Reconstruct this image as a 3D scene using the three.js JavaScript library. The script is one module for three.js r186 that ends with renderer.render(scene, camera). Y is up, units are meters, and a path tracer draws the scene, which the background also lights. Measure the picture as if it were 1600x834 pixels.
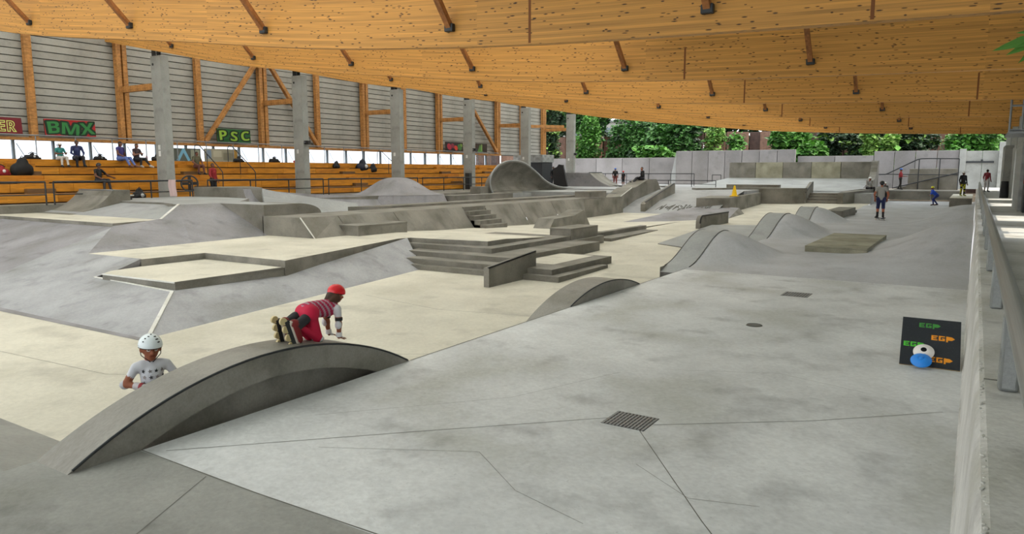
import * as THREE from 'three';
import { mergeGeometries } from 'three/addons/utils/BufferGeometryUtils.js';
import { RoundedBoxGeometry } from 'three/addons/geometries/RoundedBoxGeometry.js';

// ------------------------------------------------------------------ camera, sky, sun, exposure
const scene = new THREE.Scene();
const camera = new THREE.PerspectiveCamera(40.52, 1600 / 834, 0.05, 400);
camera.position.set(0, 2.5, 0);
camera.rotation.order = 'YXZ';
camera.rotation.set(-0.1311, THREE.MathUtils.degToRad(32.5), 0);
const renderer = new THREE.WebGLRenderer();
renderer.toneMapping = THREE.LinearToneMapping;
renderer.toneMappingExposure = 1.22;
renderer.shadowMap.enabled = true;

function skyTexture() {                                   // bright hazy sky: pale at the horizon, a little bluer overhead
  const w = 64, h = 32, d = new Float32Array(w * h * 4);
  for (let j = 0; j < h; j++) for (let i = 0; i < w; i++) {
    const el = Math.max(0, ((j + 0.5) / h - 0.5) * 2), t = Math.pow(el, 0.7), k = (j * w + i) * 4;
    d[k] = 1.0 - 0.16 * t; d[k + 1] = 1.0 - 0.08 * t; d[k + 2] = 1.02; d[k + 3] = 1;
  }
  const t = new THREE.DataTexture(d, w, h, THREE.RGBAFormat, THREE.FloatType);
  t.mapping = THREE.EquirectangularReflectionMapping; t.magFilter = THREE.LinearFilter; t.needsUpdate = true;
  return t;
}
scene.background = skyTexture();
scene.environment = scene.background;
scene.backgroundIntensity = scene.environmentIntensity = 1.9;
const sun = new THREE.DirectionalLight(0xfff1dc, 4);
sun.position.set(35, 88, -40); sun.target.position.set(-12, 0, -40);
sun.castShadow = true; sun.shadow.mapSize.set(2048, 2048); sun.shadow.radius = 1;
Object.assign(sun.shadow.camera, { left: -70, right: 70, top: 70, bottom: -70, near: 1, far: 220 });
scene.add(sun, sun.target);

// ------------------------------------------------------------------ helpers
let seedState = 7;
function rnd() { seedState |= 0; seedState = seedState + 0x6D2B79F5 | 0; let t = Math.imul(seedState ^ seedState >>> 15, 1 | seedState); t = t + Math.imul(t ^ t >>> 7, 61 | t) ^ t; return ((t ^ t >>> 14) >>> 0) / 4294967296; }
const R = (a, b) => a + (b - a) * rnd();
const clamp = (x, a = 0, b = 1) => Math.min(b, Math.max(a, x));
const lerp = (a, b, t) => a + (b - a) * t;
const smooth = (a, b, x) => { const t = clamp((x - a) / (b - a)); return t * t * (3 - 2 * t); };
const V = (x, y, z) => new THREE.Vector3(x, y, z);
function interp(tab) { return (x) => { if (x <= tab[0][0]) return tab[0][1]; for (let i = 1; i < tab.length; i++) if (x <= tab[i][0]) { const [a, b] = tab[i - 1], [c, d] = tab[i]; return lerp(b, d, (x - a) / (c - a)); } return tab[tab.length - 1][1]; }; }
const used = new Map();
function numbered(n) { const k = used.get(n) || 0; used.set(n, k + 1); return k ? n + '_' + String(k).padStart(3, '0') : n; }
function tag(o, label, category, group, kind) { if (label) o.userData.label = label; if (category) o.userData.category = category; if (group) o.userData.group = group; if (kind) o.userData.kind = kind; return o; }
function thing(name, label, category, group) { const g = new THREE.Group(); g.name = numbered(name); scene.add(g); return tag(g, label, category, group); }
function structure(name, label, category) { const g = new THREE.Group(); g.name = numbered(name); scene.add(g); return tag(g, label, category, null, 'structure'); }
function mesh(geo, mat, name, parent) { if (Array.isArray(geo)) return geo.map((g) => mesh(g, mat, name, parent))[0]; const m = new THREE.Mesh(geo, mat); m.name = name; m.castShadow = m.receiveShadow = true; parent.add(m); return m; }
function rebase(g) {                                        // put a group's origin at the foot of what it holds
  g.updateMatrixWorld(true); const b = new THREE.Box3().setFromObject(g), c = V((b.min.x + b.max.x) / 2, b.min.y, (b.min.z + b.max.z) / 2).sub(g.position);
  g.position.add(c); for (const ch of g.children) ch.position.sub(c); return g;
}
function boxUV(geo, s = 1) {
  const p = geo.attributes.position, n = geo.attributes.normal, uv = new Float32Array(p.count * 2);
  for (let i = 0; i < p.count; i++) {
    const ax = Math.abs(n.getX(i)), ay = Math.abs(n.getY(i)), az = Math.abs(n.getZ(i));
    let u, v; if (ay >= ax && ay >= az) { u = p.getX(i); v = p.getZ(i); } else if (ax >= az) { u = p.getZ(i); v = p.getY(i); } else { u = p.getX(i); v = p.getY(i); }
    uv[2 * i] = u / s; uv[2 * i + 1] = v / s;
  }
  geo.setAttribute('uv', new THREE.BufferAttribute(uv, 2)); return geo;
}
function triGeo(pos) { const g = new THREE.BufferGeometry(); g.setAttribute('position', new THREE.Float32BufferAttribute(pos, 3)); g.computeVertexNormals(); return boxUV(g); }
function polyGeo(pts) {                                     // flat or nearly flat polygon of 3D points
  const c2 = pts.map((p) => new THREE.Vector2(p[0], p[2])), out = [];
  for (const f of THREE.ShapeUtils.triangulateShape(c2, [])) for (const i of [f[0], f[2], f[1]]) out.push(...pts[i]);
  return triGeo(out);
}
function prism(poly, top, bot) {                            // upright prism over a plan polygon of [x, z]; top, bot: number or f(x, z)
  const T = typeof top === 'function' ? top : () => top, B = typeof bot === 'function' ? bot : () => bot, side = [];
  for (let i = 0; i < poly.length; i++) {
    const [x0, z0] = poly[i], [x1, z1] = poly[(i + 1) % poly.length], n = Math.max(1, Math.ceil(Math.hypot(x1 - x0, z1 - z0) / 1.5));
    for (let k = 0; k < n; k++) {
      const a = k / n, b = (k + 1) / n, xa = lerp(x0, x1, a), za = lerp(z0, z1, a), xb = lerp(x0, x1, b), zb = lerp(z0, z1, b);
      side.push(xa, B(xa, za), za, xb, B(xb, zb), zb, xb, T(xb, zb), zb, xa, B(xa, za), za, xb, T(xb, zb), zb, xa, T(xa, za), za);
    }
  }
  return { top: polyGeo(poly.map(([x, z]) => [x, T(x, z), z])), side: triGeo(side) };
}
function grid(fn, nu, nv, flip) {                           // smooth surface fn(u, v) -> [x, y, z]
  const pos = [], uv = [], idx = [];
  for (let j = 0; j <= nv; j++) for (let i = 0; i <= nu; i++) { const p = fn(i / nu, j / nv); pos.push(...p); uv.push(p[0] + p[1] * 0.3, p[2] + p[1] * 0.7); }
  for (let j = 0; j < nv; j++) for (let i = 0; i < nu; i++) { const a = j * (nu + 1) + i, b = a + 1, c = a + nu + 1, d = c + 1; flip ? idx.push(a, b, c, b, d, c) : idx.push(a, c, b, b, c, d); }
  const g = new THREE.BufferGeometry(); g.setAttribute('position', new THREE.Float32BufferAttribute(pos, 3)); g.setAttribute('uv', new THREE.Float32BufferAttribute(uv, 2)); g.setIndex(idx); g.computeVertexNormals(); return g;
}
function thick(fn, nu, nv, th) {                            // a curved shell with real thickness
  const a = grid(fn, nu, nv), n = a.attributes.normal, p = a.attributes.position, back = [], at = (i, j) => j * (nu + 1) + i, B = (k) => [p.getX(k) - n.getX(k) * th, p.getY(k) - n.getY(k) * th, p.getZ(k) - n.getZ(k) * th], A = (k) => [p.getX(k), p.getY(k), p.getZ(k)];
  const q = (k0, k1) => back.push(...A(k0), ...A(k1), ...B(k1), ...A(k0), ...B(k1), ...B(k0));
  for (let j = 0; j < nv; j++) for (let i = 0; i < nu; i++) { const k = [at(i, j), at(i + 1, j), at(i + 1, j + 1), at(i, j + 1)].map(B); back.push(...k[0], ...k[1], ...k[2], ...k[0], ...k[2], ...k[3]); }
  for (let i = 0; i < nu; i++) { q(at(i, 0), at(i + 1, 0)); q(at(i, nv), at(i + 1, nv)); }
  for (let j = 0; j < nv; j++) { q(at(0, j), at(0, j + 1)); q(at(nu, j), at(nu, j + 1)); }
  const b = triGeo(back); return mergeGeometries([boxUV(a.toNonIndexed()), b]);
}
function box(x0, x1, y0, y1, z0, z1, r = 0.012) {
  const w = Math.abs(x1 - x0), h = Math.abs(y1 - y0), d = Math.abs(z1 - z0), g = r && Math.min(w, h, d) > r * 2.5 ? new RoundedBoxGeometry(w, h, d, 1, r) : new THREE.BoxGeometry(w, h, d).toNonIndexed();
  g.translate((x0 + x1) / 2, (y0 + y1) / 2, (z0 + z1) / 2); return boxUV(g);
}
function bar(a, b, w, h = w, twist = 0) {                   // straight bar between two points
  const A = V(...a), Bv = V(...b), L = A.distanceTo(Bv), g = boxUV(new THREE.BoxGeometry(w, h, L).toNonIndexed()), m = new THREE.Matrix4().lookAt(A, Bv, Math.abs(Bv.y - A.y) / L > 0.99 ? V(1, 0, 0) : V(0, 1, 0));
  m.multiply(new THREE.Matrix4().makeRotationZ(twist)); m.setPosition(A.add(Bv).multiplyScalar(0.5)); return g.applyMatrix4(m);
}
function tube(pts, r, seg = 8, closed = false) { const n = Math.max(2, pts.length * 6); return new THREE.TubeGeometry(new THREE.CatmullRomCurve3(pts.map((p) => V(...p)), closed, 'catmullrom', 0.1), n, r, seg, closed); }
function rod(a, b, r, r2 = r, seg = 10) { const A = V(...a), Bv = V(...b), L = A.distanceTo(Bv), g = new THREE.CylinderGeometry(r2, r, L, seg); g.applyQuaternion(new THREE.Quaternion().setFromUnitVectors(V(0, 1, 0), Bv.clone().sub(A).normalize())); return g.translate((A.x + Bv.x) / 2, (A.y + Bv.y) / 2, (A.z + Bv.z) / 2); }
function profileX(pts, x0, x1) {                            // side outline [z, y] swept along x; returns walking surface and flanks
  const s = [], n = pts.length;
  for (let i = 0; i < n; i++) { const [z0, y0] = pts[i], [z1, y1] = pts[(i + 1) % n]; s.push(x0, y0, z0, x1, y0, z0, x1, y1, z1, x0, y0, z0, x1, y1, z1, x0, y1, z1); }
  const tri = THREE.ShapeUtils.triangulateShape(pts.map(([z, y]) => new THREE.Vector2(z, y)), []);
  return { skin: triGeo(s), flank: [x0, x1].map((x) => triGeo(tri.flatMap((t) => t.flatMap((i) => [x, pts[i][1], pts[i][0]])))) };
}
function profileZ(pts, z0, z1) {                            // side outline [x, y] swept along z
  const s = [], n = pts.length;
  for (let i = 0; i < n; i++) { const [xa, y0] = pts[i], [xb, y1] = pts[(i + 1) % n]; s.push(xa, y0, z0, xa, y0, z1, xb, y1, z1, xa, y0, z0, xb, y1, z1, xb, y1, z0); }
  const tri = THREE.ShapeUtils.triangulateShape(pts.map(([x, y]) => new THREE.Vector2(x, y)), []);
  return { skin: triGeo(s), flank: [z0, z1].map((z) => triGeo(tri.flatMap((t) => t.flatMap((i) => [pts[i][0], pts[i][1], z])))) };
}

// ------------------------------------------------------------------ textures and materials
function lattice(x, y, p, s) { x = ((x % p) + p) % p; y = ((y % p) + p) % p; let h = Math.imul(x + 374761 * s, 668265263) ^ Math.imul(y + 97 * s, 2147483647 - 1274126177); h = Math.imul(h ^ h >>> 13, 1274126177); return ((h ^ h >>> 16) >>> 0) / 4294967296; }
function vnoise(x, y, p, s) { const i = Math.floor(x), j = Math.floor(y), f = x - i, g = y - j, a = f * f * (3 - 2 * f), b = g * g * (3 - 2 * g); return lerp(lerp(lattice(i, j, p, s), lattice(i + 1, j, p, s), a), lerp(lattice(i, j + 1, p, s), lattice(i + 1, j + 1, p, s), a), b); }
function fbm(x, y, p, s, o = 4) { let v = 0, a = 0.5, t = 0; for (let k = 0; k < o; k++) { v += a * vnoise(x, y, p, s + k * 13); t += a; x *= 2; y *= 2; p *= 2; a *= 0.55; } return v / t; }
function dataTex(n, m, fn, srgb = true) {
  const d = new Uint8Array(n * m * 4); for (let j = 0; j < m; j++) for (let i = 0; i < n; i++) { const c = fn(i / n, j / m), k = (j * n + i) * 4; d[k] = clamp(c[0], 0, 255); d[k + 1] = clamp(c[1], 0, 255); d[k + 2] = clamp(c[2], 0, 255); d[k + 3] = 255; }
  const t = new THREE.DataTexture(d, n, m); t.wrapS = t.wrapT = THREE.RepeatWrapping; t.magFilter = THREE.LinearFilter; t.minFilter = THREE.LinearMipmapLinearFilter; if (srgb) t.colorSpace = THREE.SRGBColorSpace; t.needsUpdate = true; return t;
}
function rep(t, s, s2 = s) { const c = t.clone(); c.repeat.set(1 / s, 1 / s2); c.needsUpdate = true; return c; }
// neutral mottling, multiplied by each material's own colour
const mottle = (seed, amp, stain, streak = 1) => dataTex(512, 512, (u, v) => {
  const a = fbm(u * 4, v * 4, 4, seed, 6), b = fbm(u * 9, v * 9 * streak, streak === 1 ? 9 : 9, seed + 50, 4), c = vnoise(u * 128, v * 128, 128, seed + 9), d = vnoise(u * 256, v * 256, 256, seed + 19);
  let k = 232 + (a - 0.5) * 2 * amp + (c - 0.5) * amp * 0.35 + (d - 0.5) * amp * 0.3; if (b > 0.58) k -= (b - 0.58) * stain * 3; if (d > 0.985) k -= 28;
  return [k, k, k - (a < 0.45 ? (0.45 - a) * amp * 0.5 : 0)];
});
const mottleA = mottle(3, 36, 40), mottleB = mottle(11, 42, 30), mottleC = mottle(23, 28, 26);
const grain = dataTex(512, 512, (u, v) => { const k = 128 + (fbm(u * 32, v * 32, 32, 5, 4) - 0.5) * 150; return [k, k, k]; }, false);
function concrete(hex, map, scale, rough = 0.85, bump = 0.004, extra = {}) { return new THREE.MeshStandardMaterial({ color: hex, map: rep(map, scale), roughness: rough, bumpMap: rep(grain, 1.3), bumpScale: bump, side: THREE.DoubleSide, ...extra }); }
const M = {
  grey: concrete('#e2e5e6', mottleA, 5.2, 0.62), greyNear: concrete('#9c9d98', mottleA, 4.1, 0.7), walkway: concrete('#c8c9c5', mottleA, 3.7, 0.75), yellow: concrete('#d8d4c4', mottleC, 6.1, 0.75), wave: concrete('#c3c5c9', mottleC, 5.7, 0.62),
  bankMid: concrete('#a4a6a9', mottleA, 4.4, 0.7), bank: concrete('#939296', mottleA, 4.7, 0.7), bankLight: concrete('#a6a9a8', mottleC, 5.3, 0.7), ledge: concrete('#88857c', mottleB, 2.6, 0.8),
  arch: concrete('#98958d', mottleB, 2.4, 0.6, 0.006), kerb: concrete('#e2e2de', mottleA, 2.3, 0.7, 0.006), paint: concrete('#e6e6e0', mottleC, 3, 0.7), wallGreyB: concrete('#9a9796', mottleC, 5, 0.85), wallGrey: concrete('#918e8d', mottleC, 6, 0.85), column: concrete('#a5a7a2', mottleC, 2.8, 0.85),
  slab: concrete('#a3a08c', mottleB, 2.7, 0.8), white: concrete('#a6a8a9', mottleC, 5, 0.7), joint: new THREE.MeshStandardMaterial({ color: '#6b6a64', roughness: 0.9 }),
};
const woodMap = dataTex(1024, 512, (u, v) => {               // glued laminated timber: long grain, thin glue lines, knots added below
  const lam = Math.floor(v * 30), off = lattice(lam, 3, 64, 5), g = fbm(u * 6 + off * 5, v * 90, 4096, 8, 4), h = vnoise(u * 3 + off * 9, lam, 4096, 3), edge = Math.abs((v * 30) % 1 - 0.5) > 0.46 ? 0.93 : 1;
  const k = (0.86 + (g - 0.5) * 0.26 + (h - 0.5) * 0.14) * edge; return [228 * k, 168 * k, 82 * k];
});
{ const d = woodMap.image.data; for (let q = 0; q < 330; q++) { const cx = R(0, 1024), cy = R(0, 512), rx = R(2.2, 6), ry = R(1.6, 3.6); for (let y = -6; y <= 6; y++) for (let x = -10; x <= 10; x++) { const r = Math.hypot(x / rx, y / ry); if (r < 1.2) { const k = ((((cy + y) | 0) + 512) % 512 * 1024 + (((cx + x) | 0) + 1024) % 1024) * 4, t = r < 0.8 ? 0.34 : 0.7; d[k] *= t; d[k + 1] *= t * 0.95; d[k + 2] *= t * 0.9; } } } }
const plankMap = dataTex(512, 512, (u, v) => { const g = fbm(u * 4, v * 60, 4096, 18, 4), s = fbm(u * 5, v * 5, 5, 31, 4), k = 0.84 + (g - 0.5) * 0.4 + (s - 0.5) * 0.22; return [255 * k, 255 * k, 255 * k]; });
const wood = (hex, sx, sy, map = plankMap, rough = 0.65) => new THREE.MeshStandardMaterial({ color: hex, map: rep(map, sx, sy), roughness: rough, side: THREE.DoubleSide });
Object.assign(M, {
  beam: wood('#fffaf2', 8, 1.5, woodMap, 0.6), bleach: wood('#e3961b', 2.4, 0.7), bleachB: wood('#d68a14', 2.1, 0.8), bleachC: wood('#ea9e28', 2.7, 0.6), tread: wood('#7d5a34', 2.3, 0.9), post: wood('#cf9350', 0.6, 3), brace: wood('#b0713a', 0.6, 3), postDark: new THREE.MeshStandardMaterial({ color: '#4a2f1c', roughness: 0.8 }),
  siding: concrete('#bdbdb6', mottleC, 3.3, 0.6, 0.001), sidingB: concrete('#b4b4ad', mottleC, 2.9, 0.6, 0.001), sidingGap: concrete('#5f5f58', mottleC, 3, 0.8, 0.001), roof: concrete('#cfd0cf', mottleC, 4, 0.7, 0.001), skylightOld: new THREE.MeshPhysicalMaterial({ color: '#d2d5d1', roughness: 1, transmission: 0.5, thickness: 0, side: THREE.DoubleSide }), skylight: new THREE.MeshPhysicalMaterial({ color: '#f6f7f4', roughness: 1, transmission: 0.7, thickness: 0, side: THREE.DoubleSide }),
});
const plain = (hex, rough = 0.6, metal = 0, extra = {}) => new THREE.MeshStandardMaterial({ color: hex, roughness: rough, metalness: metal, ...extra });
Object.assign(M, {
  steel: plain('#8d9296', 0.45, 0.7), steelDark: plain('#3d4043', 0.5, 0.6), galv: concrete('#a9adac', mottleB, 0.9, 0.5, 0.002, { metalness: 0.35 }), black: plain('#17181a', 0.6), rubber: plain('#222222', 0.8), seam: plain('#7a4a24', 0.8), frame: plain('#7d8890', 0.5, 0.3),
  glass: new THREE.MeshPhysicalMaterial({ color: '#f4f8fb', roughness: 0.05, transmission: 1, thickness: 0, side: THREE.DoubleSide }), coneYellow: plain('#f2c400', 0.45), rust: wood('#7c5a48', 0.9, 2.6), rustB: wood('#9a7560', 0.9, 2.6), rustC: wood('#5d453b', 0.9, 2.6),
});
function canvasTex(w, h, draw) { const c = document.createElement('canvas'); c.width = w; c.height = h; draw(c.getContext('2d'), w, h); const t = new THREE.CanvasTexture(c); t.colorSpace = THREE.SRGBColorSpace; return t; }

// ------------------------------------------------------------------ the skate floor
// heights of the cream floor along the hall (it climbs gently towards the back)
const creamY = interp([[-80, 0.26], [-55.6, 0.24], [-45, -0.08], [-40, -0.15], [-31.5, -0.18], [-26.5, -0.28], [-23, -0.33], [-19.6, -0.4], [-17, -0.45], [0, -0.45]].map(([z, y]) => [z, y]));
const bump = (z, c, w) => Math.abs(z - c) < w ? Math.cos((z - c) / w * Math.PI / 2) ** 2 : 0;
const leftHump = (z) => Math.max(0.77 * bump(z, -21.3, 3.2), 0.86 * bump(z, -29.9, 4.1), 0.86 * bump(z, -36.2, 3.0));
function waveY(x, z) {
  const l = leftHump(z) * (1 - smooth(-6.2, -4.1, x)), r = (0.95 * bump(z, -25.2, 5.6) + 0.72 * bump(z, -36, 5) + 0.5 * bump(z, -46, 5)) * Math.pow(smooth(-3.4, -0.1, x), 1.4);
  const mid = 0.13 * smooth(-17.9, -20.5, z) * 1 + 0.08 * smooth(-28, -36, z) + 0.1 * bump(z, -33, 3.4) * (1 - smooth(-2.5, -0.5, x)) + 0.06 * Math.sin(z * 0.9) * smooth(-40, -44, z) * smooth(-60, -56, z);
  return Math.max(l, mid * 0.9) + (l < mid ? 0 : 0) + r;
}
const floor = structure('floor', 'skate hall floor of pale grey and cream concrete with low waves', 'floor');
{
  mesh(polyGeo([[-6.2, 0, -3.48], [0.02, 0, -3.48], [0.02, 0, -18], [-6.2, 0, -18]]), M.grey, 'grey_flat', floor);
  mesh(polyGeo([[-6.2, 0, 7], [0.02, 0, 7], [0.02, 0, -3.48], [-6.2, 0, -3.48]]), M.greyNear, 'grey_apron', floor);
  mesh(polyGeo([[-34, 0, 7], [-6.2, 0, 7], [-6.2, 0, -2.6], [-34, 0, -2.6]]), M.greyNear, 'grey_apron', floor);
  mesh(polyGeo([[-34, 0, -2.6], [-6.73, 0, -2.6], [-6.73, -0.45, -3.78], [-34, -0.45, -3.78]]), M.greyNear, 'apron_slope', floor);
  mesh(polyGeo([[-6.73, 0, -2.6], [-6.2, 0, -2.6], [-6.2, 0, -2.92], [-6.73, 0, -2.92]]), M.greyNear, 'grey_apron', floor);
  mesh(triGeo([-6.2, -0.5, -2.6, -6.2, 0, -2.6, -6.2, 0, -18.6, -6.2, -0.5, -2.6, -6.2, 0, -18.6, -6.2, -0.5, -18.6]), M.ledge, 'edge_drop', floor);
  mesh(grid((u, v) => { const x = lerp(-6.2, 0.03, u), z = lerp(-18, -66, Math.pow(v, 1.15)); return [x, waveY(x, z), z]; }, 40, 190), M.wave, 'wave_surface', floor);
  mesh(grid((u, v) => { const x = lerp(-21, -6.2, u), z = lerp(-3.75, -64, v); return [x, creamY(z), z]; }, 2, 120), M.yellow, 'cream_flat', floor);
  mesh(polyGeo([[-34, -0.45, -3.75], [-21, -0.45, -3.75], [-21, -0.45, -7.4], [-34, -0.45, -7.4]]), M.yellow, 'cream_flat', floor);
  const J = (pts, y = 0, w = 0.008) => { for (let i = 0; i + 1 < pts.length; i++) { const [x0, z0] = pts[i], [x1, z1] = pts[i + 1], l = Math.hypot(x1 - x0, z1 - z0), nx = -(z1 - z0) / l * w / 2, nz = (x1 - x0) / l * w / 2; mesh(prism([[x0 + nx, z0 + nz], [x1 + nx, z1 + nz], [x1 - nx, z1 - nz], [x0 - nx, z0 - nz]], y + 0.002, y - 0.02).top, M.joint, 'joint', floor); } };
  J([[-6.2, -3.49], [-4.6, -3.47], [-2.2, -3.52], [-0.2, -3.5]], 0, 0.012);                      // joint round the apron
  J([[-6.0, -3.6], [-4.4, -5.2], [-3.01, -6.55]]); J([[-2.54, -6.6], [-1.2, -7.6], [-0.12, -8.6]]); J([[-2.6, -6.39], [-1.5, -4.9], [-0.4, -3.52]]);
  
  J([[-5.6, -5.0], [-4.2, -6.6], [-3.6, -8.2]], 0, 0.004); J([[-4.9, -4.4], [-3.6, -5.1], [-2.9, -4.6], [-2.2, -4.4]], 0, 0.004); J([[-2.3, -5.6], [-1.7, -5.2], [-1.2, -5.35]], 0, 0.004); J([[-3.2, -8.6], [-1.9, -9.2], [-0.9, -8.9]], 0, 0.004);
  J([[-6.205, -7.2], [-6.205, -18.2]], 0, 0.02);
  J([[-15, -5.2], [-10.6, -5.5], [-8.7, -6.6], [-7.3, -6.9]], -0.45); J([[-9.9, -5.9], [-9.2, -7.7], [-7.3, -9.0]], -0.45, 0.012); J([[-12.2, -12.6], [-9.6, -12.1], [-7.3, -12.6]], -0.45, 0.012); J([[-5.2, -3.45], [-4.7, -2.5], [-4.2, -2.0]]);
  J([[-7.3, -8.4], [-6.95, -7.6], [-6.9, -7.9]], -0.45, 0.03);
}
// grey roll-in patch between the two first waves, on the cream side
{
  const t = thing('bank_ramp', 'pale grey roll-in slab between the rounded concrete fin and the second wave crest', 'ramp');
  const p = prism([[-10.6, -34.6], [-6.85, -36.2], [-6.85, -24.5], [-10.2, -26.5]], (x, z) => creamY(z) + 0.03 + 0.1 * smooth(-29, -35, z), (x, z) => creamY(z) - 0.1);
  mesh(p.top, M.bankLight, 'deck', t); mesh(p.side, M.ledge, 'side', t); rebase(t);
}

// ------------------------------------------------------------------ hump ledges along the edge of the cream floor
function humpLedge(name, label, x0, x1, zc, chord, rise, yFar, inset) {
  const t = thing(name, label, 'ramp'), Rr = ((chord / 2) ** 2 + rise ** 2) / (2 * rise), yAt = (z) => Math.sqrt(Math.max(0, Rr * Rr - (z - zc) ** 2)) - (Rr - rise);
  const half = Math.sqrt(Rr * Rr - (Rr - rise + yFar) ** 2), n = 44;
  mesh(grid((u, v) => { const z = zc + half - 2 * half * v; return [lerp(x0, x1, u), yAt(z), z]; }, 2, n), M.arch, 'riding_surface', t);
  const flank = (x, lo, hi) => { const f = []; for (let i = 0; i < n; i++) { const a = lerp(zc + half, zc - half, i / n), b = lerp(zc + half, zc - half, (i + 1) / n); f.push(x, lo(a), a, x, lo(b), b, x, hi(b), b, x, lo(a), a, x, hi(b), b, x, hi(a), a); } return triGeo(f); };
  const inner = (z) => inset ? Math.max(-0.03, (Math.sqrt(Math.max(0, (Rr) ** 2 - (z - zc) ** 2)) - (Rr - rise)) - 0.27 - 0.02 * Math.abs(z - zc)) : -0.06;
  mesh(flank(x1, (z) => Math.min(yAt(z), inner(z)), yAt), M.arch, 'upper_band', t);
  if (inset) {
    mesh(flank(x1 - 0.14, () => -0.06, (z) => Math.max(-0.06, inner(z))), M.arch, 'recess', t);
    const lip = []; for (let i = 0; i < n; i++) { const a = lerp(zc + half, zc - half, i / n), b = lerp(zc + half, zc - half, (i + 1) / n), ya = inner(a), yb = inner(b); if (ya > -0.02 || yb > -0.02) lip.push(x1, ya, a, x1, yb, b, x1 - 0.14, yb, b, x1, ya, a, x1 - 0.14, yb, b, x1 - 0.14, ya, a); }
    mesh(triGeo(lip), M.arch, 'recess_edge', t);
  }
  mesh(flank(x0, () => -0.5, (z) => Math.max(-0.5, yAt(z))), M.arch, 'back_side', t);
  const edge = []; for (let i = 0; i <= 24; i++) { const z = lerp(zc + chord / 2 - 0.04, zc - chord / 2 + 0.04, i / 24); edge.push([x1, yAt(z) - 0.004, z]); }
  mesh(tube(edge, 0.013, 6), M.steelDark, 'edge_coping', t);
  return rebase(t);
}
humpLedge('hump_ledge', 'long curved concrete hump ledge in the foreground that the child in red kneels on', -6.73, -6.2, -5.02, 4.34, 0.59, -0.07, true);
humpLedge('hump_ledge', 'smaller curved concrete hump ledge behind, beside the stair block', -6.8, -6.2, -13.4, 3.36, 0.28, -0.45, false);
function waveStrip(label, zc, w, zs) {
  const t = thing('wave_coping', label, 'ramp');
  mesh(grid((u, v) => { const z = lerp(zs[0], zs[1], v); return [lerp(-6.85, -6.18, u), Math.max(-0.5, leftHump(z) + 0.012 - (leftHump(z) < 0.03 ? 0.25 * Math.abs(z - zc) - 0.25 * w + 0.1 : 0)), z]; }, 2, 50), M.bankLight, 'riding_surface', t);
  const f = []; for (let i = 0; i < 40; i++) { const a = lerp(zs[0], zs[1], i / 40), b = lerp(zs[0], zs[1], (i + 1) / 40); f.push(-6.85, -0.5, a, -6.85, -0.5, b, -6.85, leftHump(b) + 0.012, b, -6.85, -0.5, a, -6.85, leftHump(b) + 0.012, b, -6.85, leftHump(a) + 0.012, a); }
  mesh(triGeo(f), M.ledge, 'side', t);
  for (const x of [-6.85, -6.18]) { const e = []; for (let i = 0; i <= 20; i++) { const z = lerp(zs[0] - 0.35, zs[1] + 0.4, i / 20); e.push([x, leftHump(z) + 0.014, z]); } mesh(tube(e, 0.012, 5), M.joint, 'edge_joint', t); }
  rebase(t);
}
waveStrip('pale concrete border strip over the nearest wave crest', -21.3, 3.2, [-18.0, -24.4]);
waveStrip('pale concrete border strip over the second wave crest behind the fin', -29.9, 4.1, [-25.9, -33.4]);
waveStrip('short pale border strip over the third wave crest by the low block', -36.2, 3, [-33.4, -38.6]);

// ------------------------------------------------------------------ the big pyramid on the left
const frontY = (z) => -0.45 + 0.238 * (-7.1 - z);
{
  const t = thing('banked_pyramid', 'broad grey concrete bank rising from the cream floor on the left', 'ramp');
  const F = (x, z) => [x, frontY(z), z], topX = interp([[-18.5, -15.95], [-12.06, -14.45], [-8.88, -14.2]]), topY = interp([[-18.5, 0.3], [-12.06, -0.08], [-8.88, -0.03]]);
  mesh(polyGeo([F(-12.25, -7.1), F(-14.2, -8.88), F(-17.55, -9.02), F(-17.45, -9.5), F(-17.7, -10.3), F(-20.14, -10.25), F(-22.6, -12.3), F(-20.6, -7.1)]), M.bankMid, 'front_bank', t);
  mesh(polyGeo([F(-20.6, -7.1), F(-22.6, -12.3), F(-32, -12.3), F(-32, -7.1)]), M.bank, 'front_bank', t);
  mesh(grid((u, v) => { const a = [lerp(-12.25, -14.09, v), -0.45, lerp(-7.1, -17.02, v)], zb = lerp(-8.88, -18.5, v), b = [topX(zb), topY(zb), zb]; return [0, 1, 2].map((k) => lerp(a[k], b[k], u)); }, 8, 24), M.bankMid, 'side_bank', t);
  mesh(polyGeo([[-14.2, -0.035, -8.88], [-17.55, 0.0, -9.02], [-17.75, -0.04, -10.3], [-17.65, -0.06, -12.1], [-14.4, -0.085, -12.1]]), M.bankMid, 'shelf', t);
  mesh(triGeo([-17.55, 0.0, -9.02, -17.45, 0.12, -9.5, -17.72, 0.0, -10.2, -17.45, 0.12, -9.5, -17.7, 0.31, -10.3, -17.72, 0.0, -10.2]), M.bank, 'shelf_side', t);
  mesh(polyGeo([[-12.1, -0.446, -6.98], [-12.35, -0.446, -7.35], [-34, -0.446, -7.2], [-34, -0.446, -6.75]]), M.bank, 'base_strip', t);
  mesh(bar([-12.25, -0.445, -7.14], [-14.2, -0.02, -8.88], 0.07, 0.02), M.paint, 'hip_edge', t);
  mesh(bar([-14.2, -0.02, -8.9], [-17.55, 0.015, -9.04], 0.05, 0.02), M.paint, 'hip_edge', t);
  rebase(t);
}
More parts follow.
